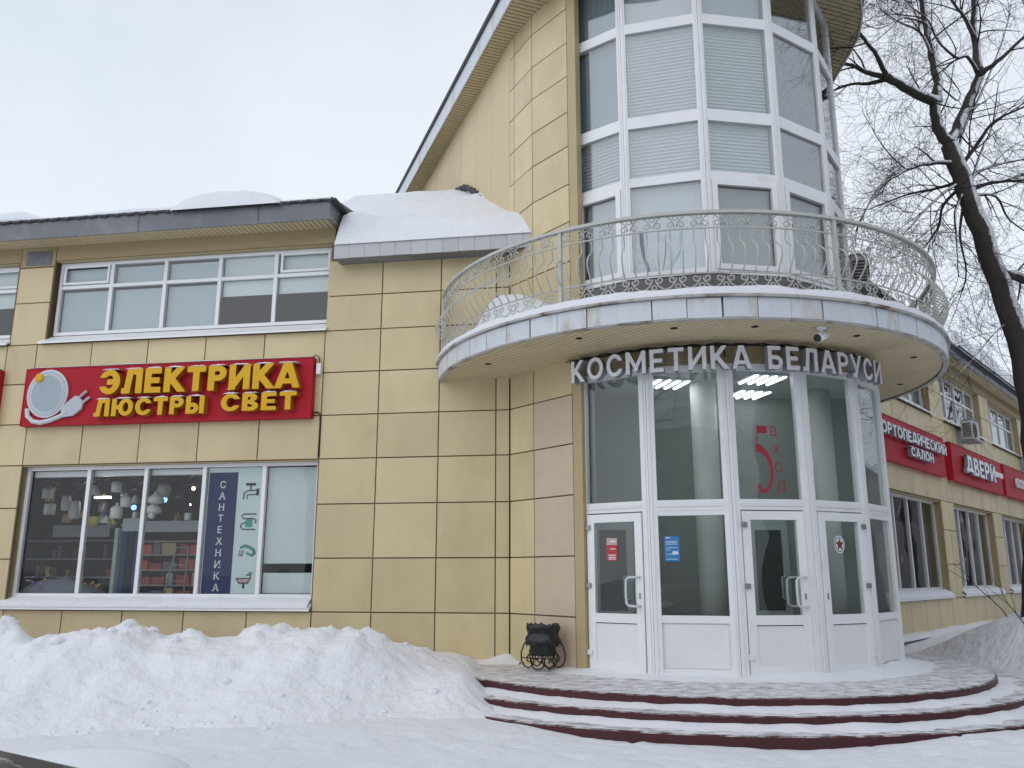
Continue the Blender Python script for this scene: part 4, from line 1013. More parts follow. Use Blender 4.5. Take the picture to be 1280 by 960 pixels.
icon(2.30, [([(.14, .13), (-.10, .13), (-.14, .09), (-.10, .05), (.10, .05), (.14, .01), (.12, -.03)], .010, "ink"), ([(-.05, -.02), (-.13, -.04), (-.15, -.09), (-.11, -.14), (.13, -.14)], .010, "ink")], [([(-.06, .05), (.07, .05), (.07, -.10), (-.06, -.10)], "teal")])
icon(1.80, [([(-.12, .04), (-.05, .07), (.05, .04), (.12, 0), (.14, -.06), (.08, -.09), (.0, -.05)], .020, "teal"), ([(-.12, .04), (-.05, .09), (.06, .06), (.14, .01), (.165, -.06), (.09, -.11)], .008, "ink")] + [([(-.13 + .035 * q, -.01), (-.15 + .035 * q, -.11)], .006, "ink") for q in range(3)], [])
icon(1.28, [([(-.16, .03), (-.11, -.05), (.06, -.05), (.11, .03), (-.16, .03)], .009, "ink"), ([(-.02, -.05), (-.02, -.14)], .018, "ink"), ([(.10, .03), (.10, .09), (.02, .09)], .012, "ink")], [([(-.14, .025), (-.10, -.04), (.05, -.04), (.09, .025)], "pinkish"), ([(.06, .10), (.13, .10), (.13, .14), (.06, .14)], "teal")])

# painted number and word on the glass
def facet(k): a, b = LOWV[k], LOWV[k + 1]; return frame(a, b - a), (b - a).length
F2, L2 = facet(2)
dc = thing("window_lettering", F2 @ Vector((.55, .03, 2.6)), "red number 5 and word ВХОД painted on the pane above the middle door", "lettering")
F2Z = F2 @ Matrix(((1, 0, 0, 0), (0, 0, -1, 0), (0, 1, 0, 0), (0, 0, 0, 1)))
part("digit", MB().prism([(.45, 3.485), (.60, 3.485), (.60, 3.375), (.45, 3.375)][::-1], -.043, -.040), "decal_red", dc, F2Z)
part("digit", MB().prism([(.452, 3.374), (.464, 3.374), (.438, 3.245), (.426, 3.245)][::-1], -.043, -.040), "decal_red", dc, F2Z)
mb = MB(); o_ = [(.42, 3.225), (.47, 3.215), (.53, 3.17), (.59, 3.10), (.635, 3.01), (.66, 2.90), (.662, 2.80), (.645, 2.70), (.61, 2.61), (.56, 2.535), (.51, 2.505), (.46, 2.52), (.42, 2.58), (.415, 2.63)]
i_ = [(.42, 3.105), (.46, 3.10), (.51, 3.07), (.56, 3.02), (.595, 2.95), (.618, 2.87), (.622, 2.79), (.61, 2.71), (.58, 2.635), (.545, 2.58), (.51, 2.56), (.485, 2.575), (.46, 2.605), (.445, 2.635)]
for k in range(13): mb.prism([o_[k], i_[k], i_[k + 1], o_[k + 1]], -.043, -.040)
part("digit", mb, "decal_red", dc, F2Z)
for i, c in enumerate("ВХОД"):
    me, wd = glyph(c, .0015, -.006)
    if not me.materials: me.materials.append(MATS["decal_red"])
    h = .15; link("letter", me, None, dc, F2 @ Matrix(((h / CAP * .9, 0, 0, .70 + .022 * i - wd * h / CAP * .45), (0, 0, -1, .041), (0, h / CAP, 0, 3.335 - .265 * i), (0, 0, 0, 1))))

# notices on doors
F0, L0 = facet(0); nr = thing("door_notice", F0 @ Vector((.5, 0, 1.5)), "small red and white opening notice stuck on the left door's glass", "notice")
for z0, z1, m in ((1.80, 1.90, "pinkish"), (1.695, 1.795, "notice_red"), (1.575, 1.69, "notice_red")): ubox("sheet", m, nr, F0, .44, .62, -.0045, -.001, z0, z1)
for z in (1.845, 1.745, 1.655, 1.625, 1.60): ubox("print_line", "ink_white", nr, F0, .47 if z < 1.7 else .50, .59, -.0065, -.005, z - .008, z + (.02 if z > 1.8 else .006))
F1, L1 = facet(1); nb = thing("window_notice", F1 @ Vector((.2, 0, 1.5)), "blue printed notice stuck on the fixed pane beside the left door", "notice")
ubox("sheet", "notice_blue", nb, F1, .19, .40, .040, .044, 1.56, 1.91)
for i, z in enumerate((1.885, 1.84, 1.82, 1.80, 1.75, 1.72, 1.66, 1.59)): ubox("print_line", "ink_white", nb, F1, .21, .27 if i in (0, 5) else .37, .0375, .0395, z - .004, z + (.012 if i == 0 else .003))
ubox("print_block", "ink_white", nb, F1, .30, .38, .0375, .0395, 1.655, 1.70)
F3, L3 = facet(3); F3Z = F3 @ Matrix(((1, 0, 0, 0), (0, 0, -1, 0), (0, 1, 0, 0), (0, 0, 0, 1)))
sk = thing("door_sticker", F3 @ Vector((.5, 0, 1.75)), "round white sticker with a dark red star on the right door's glass", "sticker")
part("disc", MB().prism(ell(.52, 1.80, .105, .125), .001, .003), "ink_white", sk, F3Z); part("ring", MB().prism(ell(.52, 1.80, .088, .105), .004, .005), "ink", sk, F3Z)
part("field", MB().prism(ell(.52, 1.80, .080, .096), .0055, .0065), "shade_white", sk, F3Z)
part("star", MB().prism([(.52 + (.078 if k % 2 == 0 else .036) * math.sin(k * math.pi / 5), 1.80 + (.09 if k % 2 == 0 else .042) * math.cos(k * math.pi / 5)) for k in range(10)], .007, .009), "star_brown", sk, F3Z)

# ------------------------------------------------------------------ small fittings
cp = pol(BC, 4.10, R(16.9)); sc = thing("security_camera", (cp.x, cp.y, 4.5), "white bullet security camera hanging under the balcony", "security camera")
part("mount", MB().lathe([(.07, 0), (.07, -.03), (.03, -.05), (.025, -.10)], 14, (cp.x, cp.y, 4.70)), "upvc", sc, None, True)
d = Vector((-.75, -.55, -.42)).normalized(); q = Vector((cp.x, cp.y, 4.57))
part("barrel", MB().tube([q - d * .10, q - d * .09, q + d * .12], [.05, .062, .062], 14), "upvc", sc, None, True); part("lens", MB().tube([q + d * .121, q + d * .14], [.058, .05], 14), "ac_dark", sc, None, True)
def ac_unit(F, s, y, z, label, wdt=.86):
    t = thing("air_conditioner", F @ Vector((s, y, z)), label, "air conditioner", "outdoor air conditioner units")
    mb = MB(); mb.box(s, s + wdt, y, y + .30, z, z + .58); part("casing", mb, "ac_white", t, F)
    part("fan_grille", MB().lathe([(.235, 0), (.22, .012), (.06, .014), (.05, .004)], 24, (0, 0, 0)), "ac_dark", t, F @ Matrix.Translation((s + wdt * .36, y - .001, z + .29)) @ Matrix.Rotation(R(90), 4, 'X'), True)
    for k in range(7): ubox("louvre", "ac_dark", t, F, s - .006, s - .001, y + .04, y + .26, z + .08 + .06 * k, z + .115 + .06 * k)
    mb = MB(); mb.box(s - .05, s + wdt + .05, y - .06, y + .36, z - .05, z - .02); mb.box(s + .1, s + .14, y + .0, y + .5, z - .02, z); mb.box(s + .7, s + .74, y, y + .5, z - .02, z); part("bracket", mb, "metal_grey", t, F)
    mb = MB(); rows = [[(s - .02 + (wdt + .04) * k / 10, y - .02 + .34 * i / 4, z + .582 + .06 * math.sin(math.pi * min(1, max(0, (k + .3) / 10.6))) ** .5 * math.sin(math.pi * (i + .3) / 4.6) ** .5) for k in range(11)] for i in range(5)]; mb.grid(rows); part("snow_cap", mb, "snow_roof", t, F, True)
ac_unit(FR, 7.0, -.48, 5.30, "air conditioner on the right wing between upper window and second red sign")
ac_unit(FR, 16.0, -.48, 5.30, "air conditioner on the right wing beside the tree trunk, above the farthest red sign")
FA = frame(UPV[5], UPV[6] - UPV[5]); ac_unit(FA, .50, -.40, 6.42, "air conditioner on the tower wall behind the balcony railing", .55)

# bin
bx, by = .46, 13.02
bn_ = thing("litter_bin", (bx, by, .01), "black litter bin on scrolled iron legs with a bin bag, beside the left door", "litter bin")
FB = Matrix.Translation((bx, by, .01)) @ Matrix.Rotation(R(-30), 4, 'Z')
def rsec(w_, d_, z, n=28, p=.35): 
    r = []
    for k in range(n):
        a = 2 * math.pi * k / n; c, s = math.cos(a), math.sin(a); r.append((w_ * math.copysign(abs(c) ** p, c), d_ * math.copysign(abs(s) ** p, s), z))
    return r
mb = MB(); rows = [rsec(.165 + .035 * k / 5, .12 + .03 * k / 5, .20 + .075 * k) for k in range(6)]; rows = [r + [r[0]] for r in rows]; mb.grid(rows); mb.add(rsec(.165, .12, .20), [tuple(range(27, -1, -1))]); part("bucket", mb, "black_iron", bn_, FB)
random.seed(5); mb = MB(); rows = []
for k in range(9):
    t = k / 8; w_ = .235 - .02 * t + .02 * math.sin(t * 9); zz = .36 + .285 * t
    r = rsec(w_, w_ * .78, zz, 40, .5); r = [(x * (1 + .05 * math.sin(7 * i + k)), y * (1 + .05 * math.cos(5 * i + 2 * k)), z + (.025 * math.sin(i * 1.7) if k in (0, 8) else .008 * math.sin(i * 2.3 + k)) - (.03 if k == 0 and i % 3 == 0 else 0)) for i, (x, y, z) in enumerate(r)]; rows.append(r + [r[0]])
mb.grid(rows); mb.add([(.75 * x, .75 * y, z - .04) for x, y, z in rows[-1][:-1]], [tuple(range(40))]); mb.grid([rows[-1], [(.75 * x, .75 * y, z - .04) for x, y, z in rows[-1]]]); part("bin_bag", mb, "bag_black", bn_, FB, True)
def legscroll(sg, yy):
    base = [(sg * .17, yy, .44), (sg * .25, yy, .36), (sg * .30, yy, .24), (sg * .295, yy, .13), (sg * .24, yy, .05), (sg * .17, yy, .03), (sg * .10, yy, .08), (sg * .085, yy, .15), (sg * .12, yy, .21), (sg * .175, yy, .215), (sg * .205, yy, .17), (sg * .19, yy, .12), (sg * .15, yy, .12)]
    return base
for sg_ in (-1, 1):
    for yy in (-.13, .13): part("leg", MB().tube(legscroll(sg_, yy), .011, 6), "black_iron", bn_, FB, True)
for yy in (-.17, .17): part("leg", MB().tube([(-.08, yy, .21), (-.115, yy, .12), (-.08, yy, .04), (0, yy, .01), (.08, yy, .04), (.115, yy, .12), (.08, yy, .20), (.02, yy, .21), (-.01, yy, .16), (.02, yy, .115), (.055, yy, .13)], .011, 6), "black_iron", bn_, FB, True)
part("crossbar", MB().tube([(-.30, -.13, .17), (.30, -.13, .17)], .008, 5), "black_iron", bn_, FB)

# ------------------------------------------------------------------ lamp shop interior
random.seed(11)
lamps = [  # s, y, z, kind, size, how it is told apart
 (-9.55, 1.2, 2.86, 'cyl', .10, "grey cylinder pendant lamp hanging nearest the shop window's left end"), (-9.2, 1.3, 2.62, 'tall', .09, "tall grey pendant lamp behind the shop's leftmost pane"),
 (-9.70, 1.5, 2.56, 'cyl', .11, "low pale cylinder lamp behind the shop's leftmost pane"), (-9.07, 1.4, 2.46, 'tall', .11, "long grey pendant lamp against the first mullion"),
 (-8.32, .9, 2.88, 'bell', .11, "bell shaped pendant lamp behind the second pane"), (-7.78, .8, 2.92, 'cyl', .10, "white drum pendant lamp hanging highest behind the second pane"),
 (-7.63, .9, 2.64, 'bottle', .10, "cream bottle shaped pendant lamp beside the second mullion"), (-7.74, .8, 2.42, 'bottle', .11, "white bottle shaped pendant lamp hanging lowest behind the second pane"),
 (-6.94, .8, 2.68, 'dome', .15, "white onion shaped pendant lamp behind the third pane"), (-7.10, 1.3, 2.88, 'ball', .14, "round white pendant lamp hanging high behind the third pane"),
 (-7.03, .9, 2.50, 'dome', .15, "wide white dome pendant lamp behind the third pane"), (-7.03, .85, 2.40, 'ball', .07, "small white ball lamp lowest behind the third pane"),
 (-8.2, 1.2, 2.36, 'bell', .08, "small pale lamp low behind the second pane"), (-6.48, 1.2, 2.40, 'cyl', .07, "small pale cylinder lamp beside the third mullion")]
prof = {'cyl': [(.9, 0), (1, .02), (1, 1.9), (.9, 1.95)], 'tall': [(.8, 0), (.9, .1), (1, 1.5), (.9, 3.0), (.7, 3.3)], 'bell': [(1.25, 0), (1.2, .2), (.9, .8), (.5, 1.5), (.35, 1.7)],
        'bottle': [(.95, 0), (1, .05), (1, 1.7), (.7, 2.0), (.25, 2.2), (.25, 2.7)], 'dome': [(.6, 0), (1, .25), (1.02, .5), (.8, .95), (.35, 1.25), (.18, 1.7)], 'ball': [(.05, 0), (.6, .2), (1, .9), (.75, 1.6), (.2, 1.9)]}
for s, y, z, kd, r, lab in lamps:
    p = FL @ Vector((s, y, z)); t = thing("pendant_lamp", p, lab, "pendant lamp", "pendant lamps in the lamp shop")
    part("lamp_shade", MB().lathe([(a * r, b * r) for a, b in prof[kd]], 16, p), "shade_white", t, None, True); part("cord", MB().tube([p + Vector((0, 0, prof[kd][-1][1] * r)), Vector((p.x, p.y, 3.75))], .006, 4), "cable", t)
random.seed(23)
for i in range(26):
    s, y, z = random.uniform(-10.4, -6.0), random.uniform(1.6, 3.6), random.uniform(2.35, 3.05); kd = random.choice(list(prof)); r = random.uniform(.06, .11)
    p = FL @ Vector((s, y, z)); t = thing("pendant_lamp", p, "small lamp among the crowded display hanging deep inside the lamp shop", "pendant lamp", "crowded lamps deep inside the shop")
    part("lamp_shade", MB().lathe([(a * r, b * r) for a, b in prof[kd]], 12, p), random.choice(["shade_white", "emblem_tone", "metal_grey", "leaf_yellow", "box_tan"]), t, None, True); part("cord", MB().tube([p + Vector((0, 0, prof[kd][-1][1] * r)), Vector((p.x, p.y, 3.75))], .005, 4), "cable", t)
for s, y, z, m, r, lab in ((-6.65, 1.6, 3.05, "lamp_warm", .035, "glowing warm bulb behind the shop's third pane"), (-6.75, 1.7, 2.74, "lamp_warm", .018, "tiny warm bulb glowing below the brighter one in the shop"), (-8.24, 3.2, 2.99, "lamp_blue", .07, "blue glowing lamp behind the shop's third pane"), (-9.08, 3.4, 2.84, "lamp_blue", .06, "small blue glowing lamp beside the second mullion"), (-8.95, 2.4, 3.12, "lamp_white", .03, "white lit bulb under the shop ceiling behind the second pane")):
    p = FL @ Vector((s, y, z)); tag(part("lit_lamp", MB().lathe([(.05 * r, -r), (.7 * r, -.7 * r), (r, 0), (.7 * r, .7 * r), (.05 * r, r)], 12, p), m, smooth=True), lab, "lamp", "lit lamps in the lamp shop")
p = FL @ Vector((-9.0, 1.9, 2.93)); tag(part("strip_light", MB().tube([p, p + Vector((.35, -.05, 0))], .022, 6), "lamp_white"), "short lit strip light behind the shop's second pane", "lamp", "lit lamps in the lamp shop")
sh = thing("display_shelf", FL @ Vector((-7.4, 2.2, .62)), "tall blue framed display shelf with boxes behind the shop's middle panes", "shelf")
for s in (-8.36, -8.06, -6.6): ubox("upright", "blue_frame", sh, FL, s, s + .10, 2.0, 2.5, .62, 2.42)
ubox("upright", "banner_pale", sh, FL, -8.47, -8.39, 1.9, 2.5, .62, 2.30)
for z in (.85, 1.15, 1.45, 1.75, 2.02): ubox("shelf_board", "int_wall", sh, FL, -7.95, -6.6, 2.0, 2.5, z, z + .025)
ubox("header", "banner_pale", sh, FL, -8.36, -7.9, 1.97, 1.995, 2.24, 2.50); ubox("header", "emblem_tone", sh, FL, -7.88, -6.6, 1.97, 1.995, 2.22, 2.44)
bi = 0
for z in (.875, 1.175, 1.475, 1.775):
    s = -7.92
    while s < -6.75:
        wd = random.uniform(.14, .3); hh = random.uniform(.12, .24); mt = random.choice(["box_red", "box_tan", "box_red", "int_wall", "cloth"])
        tag(ubox("goods_box", mt, None, FL, s, s + wd, 2.02, 2.30, z, z + hh), "small carton on the blue framed display shelf in the lamp shop", "carton", "cartons on the lamp shop shelf"); s += wd + random.uniform(.02, .1)
random.seed(17); mb = MB()          # tinsel garlands under the shop ceiling
for i in range(70):
    s = random.uniform(-9.6, -5.8); y = random.uniform(.6, 2.2); z = random.uniform(2.95, 3.35); q = [Vector((s, y, z))]
    for k in range(5): q.append(q[-1] + Vector((random.uniform(.02, .07), random.uniform(-.03, .03), random.uniform(-.035, .035))))
    mb.tube(q, random.uniform(.004, .009), 4)
stuff("tinsel", mb, "tinsel", False, FL)
sh2 = thing("back_shelf", FL @ Vector((-10.1, 3.6, .62)), "dim shelf rack at the back behind the shop's leftmost panes", "shelf")
for z in (.9, 1.3, 1.7, 2.1): ubox("shelf_board", "int_wall", sh2, FL, -11.6, -8.6, 3.4, 3.9, z, z + .03)
ubox("header", "emblem_tone", sh2, FL, -11.0, -9.6, 3.37, 3.39, 2.2, 2.46)
for s in (-11.6, -10.1, -8.65): ubox("upright", "int_dark", sh2, FL, s, s + .05, 3.41, 3.9, .62, 2.5)
for i in range(22):
    s = -11.5 + .125 * i; z = random.choice((.93, 1.33, 1.73)); hh = random.uniform(.12, .3)
    tag(ubox("goods_box", random.choice(["box_tan", "cloth", "box_red"]), None, FL, s, s + .09, 3.45, 3.7, z, z + hh), "small carton on the dim rack at the back of the lamp shop", "carton", "cartons on the back rack")
ld = thing("step_ladder", FL @ Vector((-6.6, 1.2, .62)), "thin metal step ladder behind the shop's third pane", "ladder")
for a, b in (((-6.86, 1.1, .62), (-6.67, 1.2, 1.9)), ((-6.40, 1.1, .62), (-6.42, 1.2, 1.9))): part("rail", MB().tube([a, b], .016, 6), "metal_grey", ld, FL)
for z in (.95, 1.25, 1.55, 1.88): f = (z - .62) / 1.28; part("rung", MB().tube([(-6.86 + .19 * f, 1.1 + .1 * f, z), (-6.40 - .02 * f, 1.1 + .1 * f, z)], .013, 6), "metal_grey", ld, FL)
def mound(s0, s1, y0, y1, z0, h, sd): return lump(FL, s0, s1, y0, y1, z0, h, sd, 26, 14)
tag(part("draped_cloth", mound(-9.3, -7.8, .32, .85, .93, .38, 5), "cloth", smooth=True), "dark draped cloth heaped on the shop's window ledge at left", "cloth")
mb = MB(); mb.box(-9.15, -3.45, .30, .80, .80, .93); part("window_ledge", mb, "int_wall", bld, FL)
for s, y, m, lab in ((-8.9, .30, "flower", "purple and yellow flower spray on the dark cloth in the shop window"), (-7.97, .5, "leaf_yellow", "yellow twig ornament behind the shop's second pane")):
    t = thing("flower_spray", FL @ Vector((s, y, 1.0)), lab, "flowers")
    for i in range(9):
        q = Vector((s + random.uniform(-.22, .25), y + random.uniform(-.03, .1), 1.10 + random.uniform(0, .26))); part("petal", MB().lathe([(.004, -.02), (.034, 0), (.004, .02)], 6, FL @ q), m if i % 3 else "leaf_yellow", t)
for i, s in enumerate((-8.57, -7.94, -6.14)):
    tag(part("candle_pot", MB().lathe([(.08, 0), (.09, .02), (.09, .09), (.07, .10)], 16, FL @ Vector((s, .38, .932))), "shade_white", smooth=True), ("short white pot on the ledge behind the shop's leftmost pane", "short white pot on the ledge behind the shop's second pane", "short white pot on the ledge behind the shop's third pane")[i], "pot", "white pots on the window ledge")

# ------------------------------------------------------------------ snow on the window sills
for F, s0, s1, z in [(FL, -9.28, -3.44, .98)] + [(FR, -.15 + 6.02 * k - .1, -.15 + 6.02 * k + 4.74, .98) for k in range(4)]:
    mb = MB(); rows = []
    for k in range(90):
        s = s0 + (s1 - s0) * k / 89; th = .03 + .02 * fbm(s, 5, 2, 3); rows.append([(s, -.105, z - .165), (s, -.10, z - .15 + th), (s, -.02, z - .085 + th * 1.3), (s, .14, z + .0 + th * .6)])
    mb.grid(rows); stuff("sill_snow", mb, "snow_roof", True, F)
mb = MB(); rows = []
for k in range(60):
    s = -3 + 12 * k / 59; th = .07 + .03 * fbm(s, 2, 1, 2); rows.append([(s, -.24, -.07), (s, -.23, -.06 + th), (s, -.1, -.04 + th), (s, .02, -.02 + th)])
mb.grid(rows); stuff("plinth_snow", mb, "snow_roof", True, FR)
# dark arched flashing with its snow cap on the side wall
af = MB().tube([(-3.9 + 2.3 * k / 22, -.03, 9.97 - 1.08 * k / 22 + .22 * math.sin(math.pi * k / 22) + .03 * math.sin(k * 2.7)) for k in range(23)], .055, 6); part("flashing", af, "roofing", bld, FS)

# ------------------------------------------------------------------ trees
random.seed(21)
def grow(mb, p, d, length, rad, level, droop, cnt):
    n = 6 if level < 3 else 5; pts = [p.copy()]; rs = [rad]; kids = []
    bend = Vector((random.uniform(-.16, .16), random.uniform(-.16, .16), random.uniform(-.12, .12)))
    for i in range(n):
        f = (i + 1) / n; j = .13 + .04 * level
        d = (d + bend + Vector((random.uniform(-j, j), random.uniform(-j, j), random.uniform(-j, j) - droop * (.4 + f)))).normalized()
        p = p + d * (length / n); pts.append(p.copy()); rs.append(max(.0024, rad * (1 - .70 * f))); kids.append((p.copy(), d.copy(), rs[-1]))
    mb.tube(pts, rs, 5 if level < 2 else 3, caps=False); cnt[0] += n
    if level >= 4 or cnt[0] > cnt[1]: return
    for i in range((5, 4, 3, 0)[level - 1]):
        q, dd, rr = kids[random.randrange(0 if level > 1 else 1, n)]
        ax = Vector((random.gauss(0, 1), random.gauss(0, 1), random.gauss(0, .7))); ax = (ax - dd * ax.dot(dd)).normalized(); an = random.uniform(.4, 1.0)
        grow(mb, q, (dd * math.cos(an) + ax * math.sin(an)).normalized(), length * random.uniform(.5, .8), max(.0032, rr * random.uniform(.5, .75)), level + 1, droop * 1.05 + .010, cnt)
TY = 15.2
def tp(u, v, dy=0.0):
    """A point of the tree's frame (metres right of and above the tree's foot), read off its silhouette at the tree's own distance."""
    f = 1053.3; a, b = (u - 640) / f, (480 - v) / f; c, s = math.cos(R(12.73)), math.sin(R(12.73)); yy = c - b * s; t = (TY + dy) / yy
    return Vector((a * t, TY + dy, EYE + (s + b * c) * t))
limbs = [  # silhouette points, radius at start and end, depth drift, density of side branches
 ([(1298, 800), (1297, 700), (1298, 600), (1289, 500), (1266, 400), (1234, 310), (1206, 235), (1187, 182)], .255, .165, 0, 0),
 ([(1187, 182), (1171, 158), (1170, 128)], .12, .10, 0, 1), ([(1170, 128), (1172, 103), (1165, 69), (1158, 36), (1152, -20), (1158, -90), (1150, -170)], .085, .02, .5, 6),
 ([(1170, 128), (1136, 112), (1109, 97)], .085, .065, -.3, 2), ([(1109, 97), (1096, 70), (1080, 48), (1066, 30)], .045, .02, -.5, 4), ([(1109, 97), (1083, 90), (1060, 80), (1028, 74), (1000, 60)], .05, .014, .4, 5), ([(1109, 99), (1085, 104), (1060, 106), (1025, 120)], .04, .012, .6, 4),
 ([(1187, 182), (1198, 156), (1218, 115), (1226, 92)], .12, .09, .2, 2), ([(1226, 92), (1218, 46), (1218, 0), (1210, -70), (1216, -160)], .075, .02, .3, 6), ([(1226, 92), (1240, 82), (1256, 69), (1285, 42), (1330, 10)], .045, .012, -.4, 6),
 ([(1222, 90), (1209, 70), (1194, 71), (1172, 50), (1160, 25), (1140, 10)], .035, .010, -.6, 5), ([(1218, 46), (1205, 20), (1190, 0), (1170, -40)], .04, .012, -.3, 5), ([(1165, 69), (1150, 40), (1125, 28), (1098, 10)], .028, .008, .5, 6),
 ([(1158, 30), (1130, 22), (1100, 35), (1080, 30)], .022, .007, -.4, 5), ([(1172, 103), (1195, 125), (1200, 115), (1185, 95)], .018, .006, .2, 3),
 ([(1196, 205), (1175, 203), (1147, 207), (1121, 219), (1100, 233), (1074, 278)], .045, .010, -.5, 9), ([(1200, 226), (1170, 236), (1135, 243), (1085, 262)], .03, .008, .5, 8), ([(1200, 228), (1178, 242), (1150, 270), (1128, 295)], .03, .008, -.3, 8),
 ([(1202, 232), (1180, 255), (1172, 285), (1155, 310)], .03, .008, .4, 7), ([(1206, 235), (1194, 265), (1196, 300), (1198, 345)], .028, .007, -.4, 7), ([(1208, 240), (1200, 290), (1208, 340), (1200, 372)], .025, .007, .2, 6),
 ([(1212, 232), (1222, 215), (1250, 205), (1300, 195)], .035, .012, .4, 8), ([(1215, 238), (1240, 228), (1290, 226), (1340, 240)], .035, .010, -.4, 8), ([(1218, 244), (1245, 245), (1262, 275), (1300, 300)], .03, .008, .5, 7), ([(1200, 210), (1225, 175), (1245, 150), (1290, 130)], .035, .012, -.5, 8),
 ([(1196, 200), (1205, 160), (1225, 120), (1250, 60), (1262, 20)], .03, .010, .7, 8), ([(1258, 345), (1272, 345), (1300, 362), (1340, 380)], .085, .05, 0, 5), ([(1262, 400), (1240, 420), (1215, 450), (1195, 470)], .012, .004, -.2, 4), ([(1212, 235), (1228, 185), (1240, 160), (1248, 105)], .025, .008, .3, 7),
 ([(1150, 0), (1130, -40), (1095, -70)], .03, .01, .3, 5), ([(1216, -60), (1260, -90), (1310, -100)], .04, .01, .3, 5)]
tr = thing("bare_tree", tp(1290, 800), "tall leaning leafless tree with snow-streaked trunk rising at the photo's right edge", "tree")
tmb = MB(); wmb = MB(); cnt = [0, 60000]
for pts, r0, r1, dep, dens in limbs:
    P = []; n = len(pts)
    for i, (u, v) in enumerate(pts):
        P.append(tp(u, v, dep * (i / (n - 1)) * 2.0))
    # smooth the polyline
    Q = []
    for i in range(n - 1):
        p0, p1, p2, p3 = P[max(0, i - 1)], P[i], P[i + 1], P[min(n - 1, i + 2)]
        for k in range(4):
            t = k / 4; Q.append(.5 * ((2 * p1) + (p2 - p0) * t + (2 * p0 - 5 * p1 + 4 * p2 - p3) * t * t + (3 * p1 - p0 - 3 * p2 + p3) * t ** 3))
    Q.append(P[-1]); m = len(Q); rb = 1.0 if r0 > .1 else 1.3; rs = [rb * (r0 + (r1 - r0) * (i / (m - 1)) ** .85) for i in range(m)]
    if r0 > .2: rs = [r * (1 + .15 * max(0, 1 - i / 6) ** 2) for i, r in enumerate(rs)]
    Q = [q + Vector((random.uniform(-1, 1), random.uniform(-1, 1), random.uniform(-1, 1))) * min(.03, rs[i] * .25) for i, q in enumerate(Q)]
    tmb.tube(Q, rs, 14 if r0 > .1 else 8 if r0 > .04 else 6)
    for k in range(dens):
        i = random.randrange(max(1, m // 5), m); dd = (Q[i] - Q[i - 1]).normalized(); ax = Vector((random.gauss(0, 1), random.gauss(0, 1), random.gauss(0, 1))); ax = (ax - dd * ax.dot(dd)).normalized(); an = random.uniform(.4, 1.1)
        grow(wmb, Q[i], (dd * math.cos(an) + ax * math.sin(an)).normalized(), random.uniform(.8, 1.9), max(.007, min(.020, rs[i] * .45)), 1, .03, cnt)
    if r1 < .03: grow(wmb, Q[-1], (Q[-1] - Q[-2]).normalized(), random.uniform(.8, 1.6), r1 * .9, 1, .04, cnt)
trunk_o = part("trunk", tmb, "bark", tr, None, True); crown_o = part("crown", wmb, "twig", tr)
fmb = MB(); fcnt = [0, 14000]
for pts, r0, r1, dep, dens in limbs[1:]:
    P = [tp(u, v, dep * (i / (len(pts) - 1)) * 2.0) for i, (u, v) in enumerate(pts)]
    for k in range(max(1, dens // 2)):
        i = random.randrange(1, len(P)); grow(fmb, P[i], (P[i] - P[i - 1] + Vector((random.uniform(-.4, .4), random.uniform(-.4, .4), random.uniform(-.2, .4)))).normalized(), random.uniform(1.2, 2.4), .018, 2, .02, fcnt)
far_crown = fmb.mesh("far_crown"); far_crown.materials.append(MATS["twig"])
# trees across the street; they show in the window panes
for i, (x, y, rz, sc_, lab) in enumerate(((-7.0, -13, 40, 1.1, "bare tree across the street, mirrored in the lamp shop's panes"), (3.5, -15, 130, 1.15, "bare tree across the street, mirrored in the entrance panes"), (13, -9, 210, 1.1, "bare tree across the street, mirrored in the tower's right panes"), (23, 27, 300, 1.1, "bare tree down the side street, nearest the right wing's mirrored panes"), (29, 34, 20, 1.2, "bare tree down the side street, between its two mirrored neighbours"), (38, 43, 80, 1.2, "bare tree farthest down the side street, mirrored in the right wing's panes"), (22, 6, 160, 1.2, "bare tree across the side street, mirrored in the tower's coated panes"))):
    o = thing("bare_tree", (x, y, GROUND), lab, "tree", "trees across the street"); T = Matrix.Translation((x, y, -1.2)) @ Matrix.Rotation(R(rz), 4, 'Z') @ Matrix.Scale(sc_, 4) @ Matrix.Translation((-tp(1290, 800).x, -TY, 0))
    link("trunk", trunk_o.data, None, o, T); link("crown", far_crown, None, o, T)
# housing block across the street
hb_ = thing("apartment_block", (0, -34, GROUND), "grey apartment block across the street, seen only as a reflection", "building")
mb = MB(); mb.box(-34, 26, -46, -34, GROUND, 11.5); hw_ = part("wall", mb, "far_wall", hb_)
mb = MB(); mb.add([(-34.5, -33.4, 11.5), (26.5, -33.4, 11.5), (26.5, -40, 14), (-34.5, -40, 14), (26.5, -46.5, 11.5), (-34.5, -46.5, 11.5)], [(0, 3, 2, 1), (3, 5, 4, 2), (1, 2, 4), (0, 5, 3), (0, 1, 4, 5)]); part("roof", mb, "snow_roof", hb_)
for i in range(20):
    for j in range(4): ubox("window", "far_pane", hb_, Matrix(), -32.5 + 2.95 * i, -31.1 + 2.95 * i, -34.0, -33.96, .8 + 2.8 * j, 2.2 + 2.8 * j)

